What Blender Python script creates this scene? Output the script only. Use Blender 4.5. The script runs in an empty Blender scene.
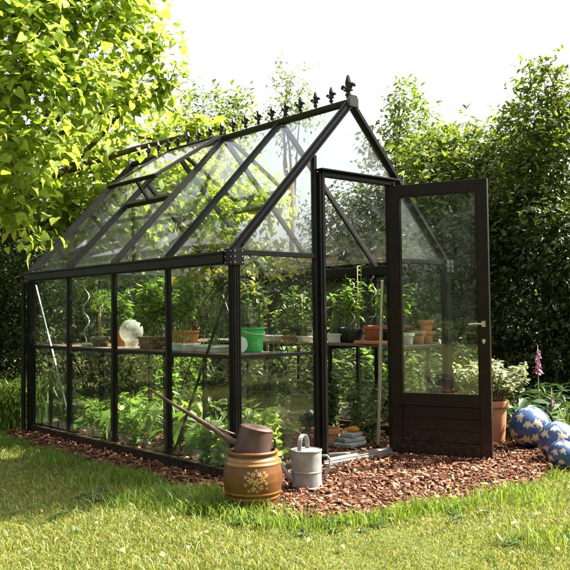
import bpy, math, random
import numpy as np
from mathutils import Vector, Matrix

random.seed(11)
rng = np.random.default_rng(11)
S = bpy.context.scene
C = S.collection
PI = math.pi

# ------------------------------------------------------------------ camera
CF, CX, CY, CZ, YAW, PITCH, ROLL = 802.93, -3.398, -4.4123, 1.1627, 0.7192, 0.0348, -0.0125
CAMP = np.array([CX, CY, CZ])
_f = np.array([math.sin(YAW), math.cos(YAW), 0]); _r = np.array([math.cos(YAW), -math.sin(YAW), 0]); _u = np.array([0, 0, 1.0])
FWD = _f * math.cos(PITCH) + _u * math.sin(PITCH)
_u2 = -_f * math.sin(PITCH) + _u * math.cos(PITCH)
RGT = _r * math.cos(ROLL) + _u2 * math.sin(ROLL)
UPV = -_r * math.sin(ROLL) + _u2 * math.cos(ROLL)


def at(px, py, t):
    return CAMP + t * (FWD + RGT * (px - 285) / CF - UPV * (py - 285) / CF)


def gnd(px, py, z=0.0):
    d = FWD + RGT * (px - 285) / CF - UPV * (py - 285) / CF
    return CAMP + d * ((z - CZ) / d[2])


cam = bpy.data.cameras.new('camera')
cam.sensor_width = 36; cam.lens = CF / 570 * 36; cam.clip_start = 0.05; cam.clip_end = 2000
camo = bpy.data.objects.new('camera', cam); C.objects.link(camo)
M4 = Matrix(((RGT[0], UPV[0], -FWD[0], CX), (RGT[1], UPV[1], -FWD[1], CY), (RGT[2], UPV[2], -FWD[2], CZ), (0, 0, 0, 1)))
camo.matrix_world = M4
S.camera = camo

# ------------------------------------------------------------------ light
SUN_EL = math.radians(52)
SUNH = _r * 0.93 + _f * 0.30
SUNH = SUNH / np.linalg.norm(SUNH)
SUND = np.array([SUNH[0] * math.cos(SUN_EL), SUNH[1] * math.cos(SUN_EL), math.sin(SUN_EL)])
w = bpy.data.worlds.new('World'); S.world = w; w.use_nodes = True
nt = w.node_tree
bg = nt.nodes['Background']; sky = nt.nodes.new('ShaderNodeTexSky')
sky.sky_type = 'NISHITA'; sky.sun_disc = False; sky.sun_elevation = SUN_EL
sky.sun_rotation = math.atan2(SUNH[0], SUNH[1]); sky.dust_density = 6.0; sky.air_density = 1.0; sky.ozone_density = 1.0
hz_ = nt.nodes.new('ShaderNodeHueSaturation'); hz_.inputs['Saturation'].default_value = 0.28   # thin white summer haze
nt.links.new(sky.outputs[0], hz_.inputs['Color']); nt.links.new(hz_.outputs[0], bg.inputs[0]); bg.inputs[1].default_value = 0.075
sl = bpy.data.lights.new('sun', 'SUN'); sl.energy = 5.0; sl.angle = math.radians(0.6); sl.color = (1.0, 0.92, 0.78)
so = bpy.data.objects.new('sun', sl); C.objects.link(so)
so.rotation_euler = Vector(SUND).to_track_quat('Z', 'Y').to_euler(); so.location = (6, -2, 12)
S.view_settings.view_transform = 'Standard'; S.view_settings.look = 'None'
S.view_settings.exposure = 2.32; S.view_settings.gamma = 1.0; S.view_settings.use_curve_mapping = False
S.cycles.max_bounces = 10; S.cycles.transparent_max_bounces = 48; S.cycles.diffuse_bounces = 4
S.cycles.transmission_bounces = 6; S.cycles.glossy_bounces = 4
S.cycles.caustics_reflective = False; S.cycles.caustics_refractive = False
S.cycles.sample_clamp_indirect = 6.0
try:
    S.cycles.use_denoising = True
except Exception:
    pass


# ------------------------------------------------------------------ materials
def newmat(name):
    m = bpy.data.materials.new(name); m.use_nodes = True
    t = m.node_tree; t.nodes.clear()
    o = t.nodes.new('ShaderNodeOutputMaterial')
    return m, t, o


def N(t, kind, **kw):
    n = t.nodes.new(kind)
    for k, v in kw.items():
        setattr(n, k, v)
    return n


def ramp(t, stops):
    r = N(t, 'ShaderNodeValToRGB')
    e = r.color_ramp.elements
    while len(e) < len(stops):
        e.new(0.5)
    for i, (p, c) in enumerate(stops):
        e[i].position = p; e[i].color = (c[0], c[1], c[2], 1)
    return r


def pmat(name, c1, c2=None, scale=6.0, rough=0.5, metal=0.0, bump=0.0, bscale=40.0, spec=0.5, detail=5.0, r2=None, coat=0.0, stops=None):
    m, t, o = newmat(name)
    p = N(t, 'ShaderNodeBsdfPrincipled')
    tc = N(t, 'ShaderNodeTexCoord')
    nz = N(t, 'ShaderNodeTexNoise'); nz.inputs['Scale'].default_value = scale; nz.inputs['Detail'].default_value = detail
    t.links.new(tc.outputs['Object'], nz.inputs['Vector'])
    rp = ramp(t, stops or [(0.3, c1), (0.7, c2 or c1)])
    t.links.new(nz.outputs['Fac'], rp.inputs['Fac']); t.links.new(rp.outputs['Color'], p.inputs['Base Color'])
    p.inputs['Metallic'].default_value = metal; p.inputs['Roughness'].default_value = rough
    p.inputs['Specular IOR Level'].default_value = spec; p.inputs['Coat Weight'].default_value = coat
    if r2 is not None:
        mr = N(t, 'ShaderNodeMapRange'); mr.inputs['To Min'].default_value = rough; mr.inputs['To Max'].default_value = r2
        n2 = N(t, 'ShaderNodeTexNoise'); n2.inputs['Scale'].default_value = scale * 2.7; n2.inputs['Detail'].default_value = 6
        t.links.new(tc.outputs['Object'], n2.inputs['Vector']); t.links.new(n2.outputs['Fac'], mr.inputs['Value'])
        t.links.new(mr.outputs['Result'], p.inputs['Roughness'])
    if bump:
        b = N(t, 'ShaderNodeBump'); b.inputs['Strength'].default_value = bump; b.inputs['Distance'].default_value = 0.01
        n3 = N(t, 'ShaderNodeTexNoise'); n3.inputs['Scale'].default_value = bscale; n3.inputs['Detail'].default_value = 6
        t.links.new(tc.outputs['Object'], n3.inputs['Vector']); t.links.new(n3.outputs['Fac'], b.inputs['Height'])
        t.links.new(b.outputs['Normal'], p.inputs['Normal'])
    t.links.new(p.outputs['BSDF'], o.inputs['Surface'])
    return m


def leafmat(name, stops, trans=0.45, tcol=(1.25, 1.15, 0.55), rough=0.45, spec=0.4):
    """leaf: diffuse/gloss front with translucency, colour varied leaf by leaf"""
    m, t, o = newmat(name)
    p = N(t, 'ShaderNodeBsdfPrincipled'); p.inputs['Roughness'].default_value = rough; p.inputs['Specular IOR Level'].default_value = spec
    g = N(t, 'ShaderNodeNewGeometry')
    rp = ramp(t, stops); t.links.new(g.outputs['Random Per Island'], rp.inputs['Fac'])
    t.links.new(rp.outputs['Color'], p.inputs['Base Color'])
    tr = N(t, 'ShaderNodeBsdfTranslucent')
    mx = N(t, 'ShaderNodeMix'); mx.data_type = 'RGBA'; mx.blend_type = 'MULTIPLY'; mx.inputs['Factor'].default_value = 1.0
    t.links.new(rp.outputs['Color'], mx.inputs[6]); mx.inputs[7].default_value = (tcol[0], tcol[1], tcol[2], 1)
    t.links.new(mx.outputs[2], tr.inputs['Color'])
    ms = N(t, 'ShaderNodeMixShader'); ms.inputs[0].default_value = trans
    t.links.new(p.outputs['BSDF'], ms.inputs[1]); t.links.new(tr.outputs['BSDF'], ms.inputs[2])
    t.links.new(ms.outputs[0], o.inputs['Surface'])
    return m


def glassmat(name, dirt=0.05, tint=(0.93, 0.96, 0.93), spots=0.12, grime=0.0):
    """thin window glass: clear, mirror-like at a slant, with a film of dust and algae"""
    m, t, o = newmat(name)
    tb = N(t, 'ShaderNodeBsdfTransparent'); tb.inputs['Color'].default_value = (*tint, 1)
    gl = N(t, 'ShaderNodeBsdfGlossy'); gl.inputs['Roughness'].default_value = 0.02; gl.inputs['Color'].default_value = (1, 1, 1, 1)
    lw = N(t, 'ShaderNodeLayerWeight'); lw.inputs['Blend'].default_value = 0.5
    pw = N(t, 'ShaderNodeMath', operation='POWER'); pw.inputs[1].default_value = 5.0
    t.links.new(lw.outputs['Facing'], pw.inputs[0])
    ma = N(t, 'ShaderNodeMath', operation='MULTIPLY_ADD'); ma.inputs[1].default_value = 0.9; ma.inputs[2].default_value = 0.035
    t.links.new(pw.outputs[0], ma.inputs[0])
    m1 = N(t, 'ShaderNodeMixShader'); t.links.new(ma.outputs[0], m1.inputs[0])
    t.links.new(tb.outputs[0], m1.inputs[1]); t.links.new(gl.outputs[0], m1.inputs[2])
    df = N(t, 'ShaderNodeBsdfDiffuse'); df.inputs['Color'].default_value = (0.62, 0.63, 0.58, 1)
    tl = N(t, 'ShaderNodeBsdfTranslucent'); tl.inputs['Color'].default_value = (0.62, 0.63, 0.58, 1)
    dm = N(t, 'ShaderNodeMixShader'); dm.inputs[0].default_value = 0.5
    t.links.new(df.outputs[0], dm.inputs[1]); t.links.new(tl.outputs[0], dm.inputs[2])
    tc = N(t, 'ShaderNodeTexCoord')
    mp = N(t, 'ShaderNodeMapping'); mp.inputs['Scale'].default_value = (1, 1, 0.35)
    t.links.new(tc.outputs['Object'], mp.inputs['Vector'])
    nz = N(t, 'ShaderNodeTexNoise'); nz.inputs['Scale'].default_value = 9; nz.inputs['Detail'].default_value = 9; nz.inputs['Roughness'].default_value = 0.7
    t.links.new(mp.outputs[0], nz.inputs['Vector'])
    mr = N(t, 'ShaderNodeMapRange'); mr.inputs['From Min'].default_value = 0.42; mr.inputs['From Max'].default_value = 0.8
    mr.inputs['To Min'].default_value = dirt * 0.5; mr.inputs['To Max'].default_value = dirt * 0.5 + spots
    t.links.new(nz.outputs['Fac'], mr.inputs['Value'])
    sx = N(t, 'ShaderNodeSeparateXYZ'); t.links.new(tc.outputs['Object'], sx.inputs[0])
    g1 = N(t, 'ShaderNodeMapRange'); g1.inputs['From Min'].default_value = 0.5; g1.inputs['From Max'].default_value = 0.08; g1.inputs['To Min'].default_value = 0.0; g1.inputs['To Max'].default_value = grime
    t.links.new(sx.outputs['Z'], g1.inputs['Value'])
    g2 = N(t, 'ShaderNodeMath', operation='MULTIPLY'); t.links.new(g1.outputs['Result'], g2.inputs[0]); t.links.new(nz.outputs['Fac'], g2.inputs[1])
    g3 = N(t, 'ShaderNodeMath', operation='ADD'); t.links.new(g2.outputs[0], g3.inputs[0]); t.links.new(mr.outputs['Result'], g3.inputs[1])
    m2 = N(t, 'ShaderNodeMixShader'); t.links.new(g3.outputs[0], m2.inputs[0])
    t.links.new(m1.outputs[0], m2.inputs[1]); t.links.new(dm.outputs[0], m2.inputs[2])
    t.links.new(m2.outputs[0], o.inputs['Surface'])
    return m


BLACK = pmat('black_paint', (0.004, 0.0037, 0.0034), (0.009, 0.0078, 0.007), scale=5, rough=0.36, r2=0.55, spec=0.25, bump=0.03, bscale=150)
DOORP = pmat('door_paint', (0.006, 0.0036, 0.002), (0.012, 0.007, 0.004), scale=4, rough=0.36, r2=0.55, spec=0.22, bump=0.04, bscale=90)
ALU = pmat('bare_aluminium', (0.42, 0.42, 0.42), (0.58, 0.58, 0.57), scale=8, rough=0.35, metal=0.9, r2=0.55)
CAPM = pmat('grey_plastic_cap', (0.06, 0.06, 0.06), (0.09, 0.09, 0.09), scale=8, rough=0.6)
STEEL = pmat('satin_steel', (0.5, 0.5, 0.5), (0.65, 0.65, 0.64), scale=12, rough=0.28, metal=1.0)
GALV = pmat('galvanised_zinc', (0.19, 0.195, 0.185), (0.34, 0.34, 0.325), scale=14, rough=0.45, metal=0.25, r2=0.62, bump=0.06, bscale=60)
COPPER = pmat('tarnished_copper', (0.065, 0.038, 0.03), (0.14, 0.085, 0.07), scale=9, rough=0.42, metal=0.55, r2=0.6, bump=0.05)
TERRA = pmat('terracotta', (0.42, 0.17, 0.08), (0.52, 0.25, 0.14), scale=9, rough=0.8, bump=0.08, spec=0.25)
TERRA2 = pmat('orange_terracotta', (0.55, 0.16, 0.05), (0.62, 0.22, 0.08), scale=7, rough=0.75, bump=0.06, spec=0.25)
REDPOT = pmat('red_plastic', (0.32, 0.075, 0.04), (0.38, 0.10, 0.055), scale=5, rough=0.5)
BROWNPOT = pmat('brown_planter', (0.12, 0.055, 0.03), (0.18, 0.08, 0.045), scale=8, rough=0.6)
BLACKPOT = pmat('black_plastic', (0.012, 0.012, 0.012), (0.02, 0.02, 0.02), scale=5, rough=0.45)
WHITEP = pmat('white_plastic', (0.66, 0.66, 0.62), (0.76, 0.76, 0.73), scale=6, rough=0.45)
GREENP = pmat('green_plastic', (0.035, 0.42, 0.10), (0.05, 0.48, 0.12), scale=4, rough=0.38)
BONSAIP = pmat('glazed_bonsai_pot', (0.10, 0.085, 0.06), (0.17, 0.14, 0.09), scale=8, rough=0.4)
SLATE = pmat('grey_slate', (0.22, 0.23, 0.22), (0.42, 0.43, 0.41), scale=11, rough=0.75, bump=0.2)
L_SQ = leafmat('squash_leaf', [(0.0, (0.09, 0.19, 0.03)), (0.6, (0.2, 0.33, 0.07)), (1.0, (0.36, 0.46, 0.16))], trans=0.45)
SHELFW = pmat('shelf_wood', (0.10, 0.065, 0.04), (0.2, 0.13, 0.08), scale=6, rough=0.75, bump=0.1)
CANE = pmat('bamboo_cane', (0.34, 0.22, 0.09), (0.45, 0.3, 0.13), scale=10, rough=0.55)
BARKW = pmat('tree_bark', (0.045, 0.03, 0.02), (0.11, 0.08, 0.055), scale=9, rough=0.9, bump=0.4, bscale=30)
TWIG = pmat('young_twig', (0.09, 0.05, 0.03), (0.15, 0.085, 0.05), scale=9, rough=0.8)
STEMG = pmat('green_stem', (0.09, 0.16, 0.03), (0.14, 0.22, 0.05), scale=9, rough=0.6)
SOILM = pmat('potting_soil', (0.025, 0.016, 0.01), (0.06, 0.04, 0.025), scale=30, rough=1.0, bump=0.5)
WOODP = pmat('weathered_timber', (0.22, 0.18, 0.14), (0.36, 0.31, 0.25), scale=9, rough=0.85, bump=0.2)
ROOFT = pmat('red_roof_tile', (0.30, 0.07, 0.04), (0.42, 0.12, 0.07), scale=7, rough=0.8, bump=0.3, bscale=12)
BRICK = pmat('pale_render', (0.5, 0.48, 0.44), (0.58, 0.56, 0.52), scale=4, rough=0.9)
GLASS = glassmat('greenhouse_glass', dirt=0.003, spots=0.009, grime=0.045)
GLASSR = glassmat('roof_glass', dirt=0.006, spots=0.022, tint=(0.95, 0.97, 0.96))
GLASSG = glassmat('gable_glass', dirt=0.11, spots=0.06, tint=(0.95, 0.97, 0.97))  # milky film: dust, plus whiteness in place of the sky's reflection
BAGM = glassmat('clear_plastic', dirt=0.5, spots=0.5)

L_BIG = leafmat('lime_heart_leaf', [(0.0, (0.16, 0.25, 0.03)), (0.5, (0.29, 0.39, 0.055)), (1.0, (0.40, 0.48, 0.10))], trans=0.62, tcol=(1.2, 1.2, 0.7), rough=0.6, spec=0.25)
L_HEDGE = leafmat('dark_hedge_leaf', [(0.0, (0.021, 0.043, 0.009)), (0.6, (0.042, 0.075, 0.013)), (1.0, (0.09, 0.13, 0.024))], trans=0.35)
L_RIGHT = leafmat('mid_green_leaf', [(0.0, (0.05, 0.09, 0.015)), (0.6, (0.10, 0.155, 0.024)), (1.0, (0.19, 0.24, 0.045))], trans=0.5)
L_LIGHT = leafmat('light_green_leaf', [(0.0, (0.07, 0.13, 0.02)), (0.6, (0.12, 0.19, 0.03)), (1.0, (0.19, 0.26, 0.05))], trans=0.45)
L_CROP = leafmat('crop_leaf', [(0.0, (0.08, 0.18, 0.025)), (0.6, (0.15, 0.28, 0.045)), (1.0, (0.25, 0.37, 0.08))], trans=0.55)
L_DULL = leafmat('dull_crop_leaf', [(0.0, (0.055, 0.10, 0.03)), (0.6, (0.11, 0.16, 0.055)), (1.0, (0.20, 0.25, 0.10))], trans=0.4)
L_LETT = leafmat('lettuce_leaf', [(0.0, (0.30, 0.43, 0.09)), (1.0, (0.46, 0.58, 0.20))], trans=0.5, tcol=(1.1, 1.1, 0.6))
L_YEL = leafmat('yellowish_vine_leaf', [(0.0, (0.14, 0.17, 0.03)), (0.6, (0.26, 0.26, 0.05)), (1.0, (0.36, 0.3, 0.09))], trans=0.5)
L_VAR = leafmat('variegated_leaf', [(0.0, (0.13, 0.2, 0.08)), (0.55, (0.30, 0.36, 0.18)), (0.9, (0.5, 0.5, 0.33)), (1.0, (0.58, 0.42, 0.36))], trans=0.35, tcol=(1, 1, 0.8))
L_FERN = leafmat('fern_leaf', [(0.0, (0.02, 0.05, 0.015)), (1.0, (0.06, 0.12, 0.03))], trans=0.35)
L_BLADE = leafmat('strap_leaf', [(0.0, (0.06, 0.12, 0.02)), (1.0, (0.16, 0.24, 0.05))], trans=0.4)
L_GRASS = leafmat('lawn_blade', [(0.0, (0.07, 0.12, 0.016)), (0.45, (0.145, 0.20, 0.028)), (0.75, (0.24, 0.255, 0.05)), (0.93, (0.34, 0.29, 0.09)), (1.0, (0.46, 0.38, 0.16))], trans=0.4, tcol=(1.15, 1.1, 0.6))
L_TUFT = leafmat('long_grass_blade', [(0.0, (0.08, 0.15, 0.015)), (0.6, (0.15, 0.24, 0.025)), (1.0, (0.26, 0.34, 0.06))], trans=0.45, tcol=(1.15, 1.1, 0.6))
L_DEAD = leafmat('dry_leaf', [(0.0, (0.26, 0.09, 0.03)), (0.4, (0.42, 0.20, 0.08)), (0.7, (0.5, 0.34, 0.16)), (1.0, (0.58, 0.5, 0.3))], trans=0.25, tcol=(1, 0.9, 0.7), rough=0.7)
L_PINK = leafmat('foxglove_bell', [(0.0, (0.33, 0.12, 0.22)), (1.0, (0.46, 0.25, 0.35))], trans=0.4, tcol=(1, 0.8, 1))
L_ORNG = leafmat('squash_petal', [(0.0, (0.75, 0.32, 0.02)), (1.0, (0.82, 0.45, 0.03))], trans=0.4, tcol=(1, 0.9, 0.6))
CHIPM = leafmat('bark_chip', [(0.0, (0.045, 0.017, 0.009)), (0.35, (0.14, 0.053, 0.026)), (0.72, (0.26, 0.108, 0.056)), (0.92, (0.37, 0.185, 0.105)), (1.0, (0.54, 0.37, 0.25))], trans=0.0, rough=0.8, spec=0.3)


def splash(m, top, amt):
    """dried soil splashed over the lowest part of a painted frame"""
    t = m.node_tree; p = [n for n in t.nodes if n.type == 'BSDF_PRINCIPLED'][0]; tc = [n for n in t.nodes if n.type == 'TEX_COORD'][0]
    src = p.inputs['Base Color'].links[0].from_socket
    sx = N(t, 'ShaderNodeSeparateXYZ'); t.links.new(tc.outputs['Object'], sx.inputs[0])
    g = N(t, 'ShaderNodeMapRange'); g.inputs['From Min'].default_value = top; g.inputs['From Max'].default_value = 0.0; g.inputs['To Max'].default_value = amt
    t.links.new(sx.outputs['Z'], g.inputs['Value'])
    nz = N(t, 'ShaderNodeTexNoise'); nz.inputs['Scale'].default_value = 38; nz.inputs['Detail'].default_value = 8; t.links.new(tc.outputs['Object'], nz.inputs['Vector'])
    r = N(t, 'ShaderNodeMapRange'); r.inputs['From Min'].default_value = 0.4; r.inputs['From Max'].default_value = 0.7; t.links.new(nz.outputs['Fac'], r.inputs['Value'])
    f = N(t, 'ShaderNodeMath', operation='MULTIPLY'); t.links.new(g.outputs['Result'], f.inputs[0]); t.links.new(r.outputs['Result'], f.inputs[1])
    mx = N(t, 'ShaderNodeMix'); mx.data_type = 'RGBA'; t.links.new(f.outputs[0], mx.inputs['Factor']); t.links.new(src, mx.inputs[6]); mx.inputs[7].default_value = (0.10, 0.062, 0.036, 1)
    t.links.new(mx.outputs[2], p.inputs['Base Color'])


splash(BLACK, 0.28, 0.7); splash(DOORP, 0.32, 0.55)


# ------------------------------------------------------------------ mesh builder
class MB:
    def __init__(s):
        s.v = []; s.f = []; s.mi = []; s.cur = 0

    def add(s, vs, fs):
        b = len(s.v)
        s.v += [tuple(map(float, v)) for v in vs]
        for f in fs:
            s.f.append([i + b for i in f]); s.mi.append(s.cur)

    def box(s, c, d, rot=None):
        c = Vector(c); h = Vector(d) / 2
        vs = []
        for z in (-1, 1):
            for x, y in ((-1, -1), (1, -1), (1, 1), (-1, 1)):
                p = Vector((x * h.x, y * h.y, z * h.z))
                if rot is not None:
                    p = rot @ p
                vs.append(c + p)
        s.add(vs, [(3, 2, 1, 0), (4, 5, 6, 7), (0, 1, 5, 4), (1, 2, 6, 5), (2, 3, 7, 6), (3, 0, 4, 7)])
        return s

    def bar(s, p0, p1, w, h, up=(0, 0, 1)):
        """box from p0 to p1: w across, h along up"""
        p0, p1 = Vector(p0), Vector(p1); d = (p1 - p0); L = d.length; d.normalize()
        up = Vector(up); x = d.cross(up)
        if x.length < 1e-5:
            x = d.cross(Vector((1, 0, 0)))
        x.normalize(); z = x.cross(d).normalized()
        R = Matrix((x, d, z)).transposed()
        return s.box((p0 + p1) / 2, (w, L, h), R)

    def tube(s, pts, r, n=8, caps=True):
        pts = [Vector(p) for p in pts]; k = len(pts)
        rr = r if hasattr(r, '__len__') else [r] * k
        ref = Vector((0.31, 0.77, 0.55)); vs = []
        px = None
        for i, p in enumerate(pts):
            d = (pts[min(i + 1, k - 1)] - pts[max(i - 1, 0)]).normalized()
            if px is None:
                px = d.cross(ref).normalized()
            else:
                px = (px - d * px.dot(d)).normalized()
            py = d.cross(px)
            for j in range(n):
                a = 2 * PI * j / n
                vs.append(p + (px * math.cos(a) + py * math.sin(a)) * rr[i])
        fs = []
        for i in range(k - 1):
            for j in range(n):
                a, b = i * n + j, i * n + (j + 1) % n
                fs.append((a, b, b + n, a + n))
        if caps:
            fs.append(tuple(reversed(range(n)))); fs.append(tuple(range((k - 1) * n, k * n)))
        s.add(vs, fs)
        return s

    def lathe(s, prof, n=32, c=(0, 0, 0), mfun=None, sx=1.0, sy=1.0):
        c = Vector(c); k = len(prof); vs = []
        for r, z in prof:
            for j in range(n):
                a = 2 * PI * j / n
                vs.append((c.x + r * sx * math.cos(a), c.y + r * sy * math.sin(a), c.z + z))
        b = len(s.v); s.v += vs
        for i in range(k - 1):
            for j in range(n):
                a, e = i * n + j, i * n + (j + 1) % n
                s.f.append([a + b, e + b, e + n + b, a + n + b])
                s.mi.append(mfun(2 * PI * (j + 0.5) / n, (prof[i][1] + prof[i + 1][1]) / 2) if mfun else s.cur)
        return s

    def prism(s, poly, org, ux, uy, th):
        """2D outline poly placed at org with axes ux, uy, thickness th along ux x uy (centred)"""
        org, ux, uy = Vector(org), Vector(ux), Vector(uy); nn = ux.cross(uy).normalized() * th / 2
        n = len(poly)
        a = [org + ux * p[0] + uy * p[1] - nn for p in poly]; b = [org + ux * p[0] + uy * p[1] + nn for p in poly]
        fs = [tuple(reversed(range(n))), tuple(range(n, 2 * n))]
        for i in range(n):
            j = (i + 1) % n; fs.append((i, j, n + j, n + i))
        s.add(a + b, fs)
        return s

    def build(s, name, mats, parent=None, smooth=False, bevel=0.0, seg=2, loc=None, auto=None):
        me = bpy.data.meshes.new(name); me.from_pydata(s.v, [], s.f); me.update()
        if not isinstance(mats, (list, tuple)):
            mats = [mats]
        for m in mats:
            me.materials.append(m)
        me.polygons.foreach_set('material_index', s.mi)
        if smooth:
            me.polygons.foreach_set('use_smooth', [True] * len(me.polygons))
            if auto:
                try:
                    me.set_sharp_from_angle(angle=math.radians(auto))
                except Exception:
                    pass
        o = bpy.data.objects.new(name, me); C.objects.link(o)
        if parent:
            o.parent = parent
        if loc is not None:
            o.location = loc
        if bevel:
            bv = o.modifiers.new('bevel', 'BEVEL'); bv.width = bevel; bv.segments = seg; bv.limit_method = 'ANGLE'
        return o


def tag(o, label, cat, group=None, kind=None):
    o['label'] = label; o['category'] = cat
    if group: o['group'] = group
    if kind: o['kind'] = kind
    return o


def thing(name, label, cat, loc=(0, 0, 0), rz=0.0, group=None):
    o = bpy.data.objects.new(name, None); C.objects.link(o); o.empty_display_size = 0.1
    o.location = tuple(float(x) for x in loc); o.rotation_euler = (0, 0, rz)
    return tag(o, label, cat, group)


def npmesh(name, verts, tmplfaces, nper, mat, parent=None, smooth=False):
    """verts (N*k,3); each k-vertex piece has the faces of the template"""
    k = nper; n = len(verts) // k
    sizes = np.array([len(f) for f in tmplfaces]); flat = np.concatenate([np.array(f) for f in tmplfaces])
    loops = (flat[None, :] + (np.arange(n) * k)[:, None]).ravel().astype(np.int32)
    st = np.concatenate([[0], np.cumsum(np.tile(sizes, n))[:-1]]).astype(np.int32)
    me = bpy.data.meshes.new(name)
    me.vertices.add(len(verts)); me.vertices.foreach_set('co', np.ascontiguousarray(verts, dtype=np.float32).ravel())
    me.loops.add(len(loops)); me.loops.foreach_set('vertex_index', loops)
    me.polygons.add(len(st)); me.polygons.foreach_set('loop_start', st)
    me.update(calc_edges=True)
    if smooth:
        me.polygons.foreach_set('use_smooth', np.ones(len(st), dtype=bool))
    me.materials.append(mat)
    o = bpy.data.objects.new(name, me); C.objects.link(o)
    if parent:
        o.parent = parent
    return o


# leaf templates: x across, y to the tip, z up; length 1
T_OVAL = (np.array([(0, 0, 0), (0.22, 0.3, 0.05), (0.2, 0.65, 0.04), (0, 1, -0.06), (-0.2, 0.65, 0.04), (-0.22, 0.3, 0.05), (0, 0.5, -0.02)], float),
          [(0, 1, 6), (1, 2, 6), (2, 3, 6), (3, 4, 6), (4, 5, 6), (5, 0, 6)])
T_DIA = (np.array([(0, 0, 0), (0.26, 0.45, 0.06), (0, 1, -0.05), (-0.26, 0.45, 0.06)], float), [(0, 1, 2), (0, 2, 3)])
T_HEART = (np.array([(0, 0.06, 0.0), (0.22, -0.06, 0.03), (0.42, 0.12, 0.06), (0.40, 0.42, 0.06), (0.2, 0.76, 0.0), (0, 1.04, -0.12),
                     (-0.2, 0.76, 0.0), (-0.40, 0.42, 0.06), (-0.42, 0.12, 0.06), (-0.22, -0.06, 0.03), (0, 0.5, -0.03)], float),
           [(0, 1, 2, 10), (2, 3, 10), (3, 4, 10), (4, 5, 10), (5, 6, 10), (6, 7, 10), (7, 8, 10), (8, 9, 0, 10)])
T_NARROW = (np.array([(0, 0, 0), (0.1, 0.35, 0.03), (0.08, 0.7, 0.0), (0, 1, -0.1), (-0.08, 0.7, 0.0), (-0.1, 0.35, 0.03)], float),
            [(0, 1, 2, 5), (2, 3, 4, 5)])


def frames(d, nrm):
    d = d / np.linalg.norm(d, axis=1, keepdims=True)
    x = np.cross(d, nrm); x /= np.linalg.norm(x, axis=1, keepdims=True) + 1e-9
    z = np.cross(x, d)
    return x, d, z


def leaves(name, P, D, Nn, size, tmpl, mat, parent=None, smooth=True):
    T, F = tmpl
    x, y, z = frames(D, Nn)
    s = np.asarray(size)[:, None, None]
    n_ = len(P)
    wx = (0.72 + 0.4 * rng.random(n_))[:, None, None]; fz = (-0.4 + 2.6 * rng.random(n_))[:, None, None]
    tx = T[None, :, 0:1]; ty = T[None, :, 1:2]
    curl = (rng.normal(size=n_) * 0.28 - 0.12)[:, None, None]; skew = (rng.normal(size=n_) * 0.12)[:, None, None]
    V = P[:, None, :] + s * ((tx * wx + skew * ty ** 2) * x[:, None, :] + ty * y[:, None, :] + (T[None, :, 2:3] * fz + curl * ty ** 2 * np.sign(ty)) * z[:, None, :])
    return npmesh(name, V.reshape(-1, 3), F, len(T), mat, parent, smooth)


def rdir(n):
    v = rng.normal(size=(n, 3)); return v / np.linalg.norm(v, axis=1, keepdims=True)


def clump_leaves(clumps, per_m2, lsize, droop=0.3, shell=0.55, out=0.6, twigs=True, dens=None):
    """leaf positions on twigs that radiate through each clump; returns P, D, N, size and twig polylines"""
    Ps, Ds, Ns, Ss, tw = [], [], [], [], []
    for cl in clumps:
        c = np.array(cl[:3], float); r = np.array(cl[3:6], float) if len(cl) >= 6 else np.array([cl[3]] * 3, float)
        q = cl[6] if len(cl) > 6 else 1.0
        area = 4 * PI * ((r[0] * r[1]) ** 1.6 / 3 + (r[0] * r[2]) ** 1.6 / 3 + (r[1] * r[2]) ** 1.6 / 3) ** (1 / 1.6)
        n = int(area * per_m2 * q)
        nt_ = max(6, n // 9)
        dirs = rdir(nt_); dirs[:, 2] += 0.15
        ln = 0.75 + 0.45 * rng.random(nt_) ** 1.5
        ti = rng.integers(0, nt_, n)
        f = shell + (1 - shell) * rng.random(n)
        d = dirs[ti]
        p = d * (f * ln[ti])[:, None]
        side = np.cross(d, np.array([0, 0, 1.0])); side /= np.linalg.norm(side, axis=1, keepdims=True) + 1e-6
        sg = rng.choice([-1, 1], n)[:, None]
        jit = rng.normal(size=(n, 3)) * 0.10
        pos = c + (p + jit) * r - np.array([0, 0, 1.0]) * (f ** 2 * droop * 0.35)[:, None] * r[2]
        tip = d * out + side * sg * 0.7 + rng.normal(size=(n, 3)) * 0.35 - np.array([0, 0, droop])
        nn = np.array([0, 0, 1.0]) + rng.normal(size=(n, 3)) * 0.45 + d * 0.35
        Ps.append(pos); Ds.append(tip); Ns.append(nn)
        Ss.append(lsize * (0.6 + 0.65 * rng.random(n)))
        if twigs:
            for k in range(min(nt_, 9)):
                e = dirs[k] * ln[k]; st0 = rng.normal(size=3) * r * .1
                tw.append([c + st0, c + e * r * 0.5 + rng.normal(size=3) * .07 * r, c + e * r * .78 - np.array([0, 0, droop * 0.35 * r[2]])])
    return np.concatenate(Ps), np.concatenate(Ds), np.concatenate(Ns), np.concatenate(Ss), tw


def limb_path(a, b, sag=0.12, n=6):
    a, b = np.array(a, float), np.array(b, float); L = np.linalg.norm(b - a)
    j = rng.normal(size=3) * 0.06 * L
    return [a + (b - a) * s + np.array([0, 0, 1]) * math.sin(PI * s) * sag * L + j * math.sin(PI * s) for s in np.linspace(0, 1, n)]


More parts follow.
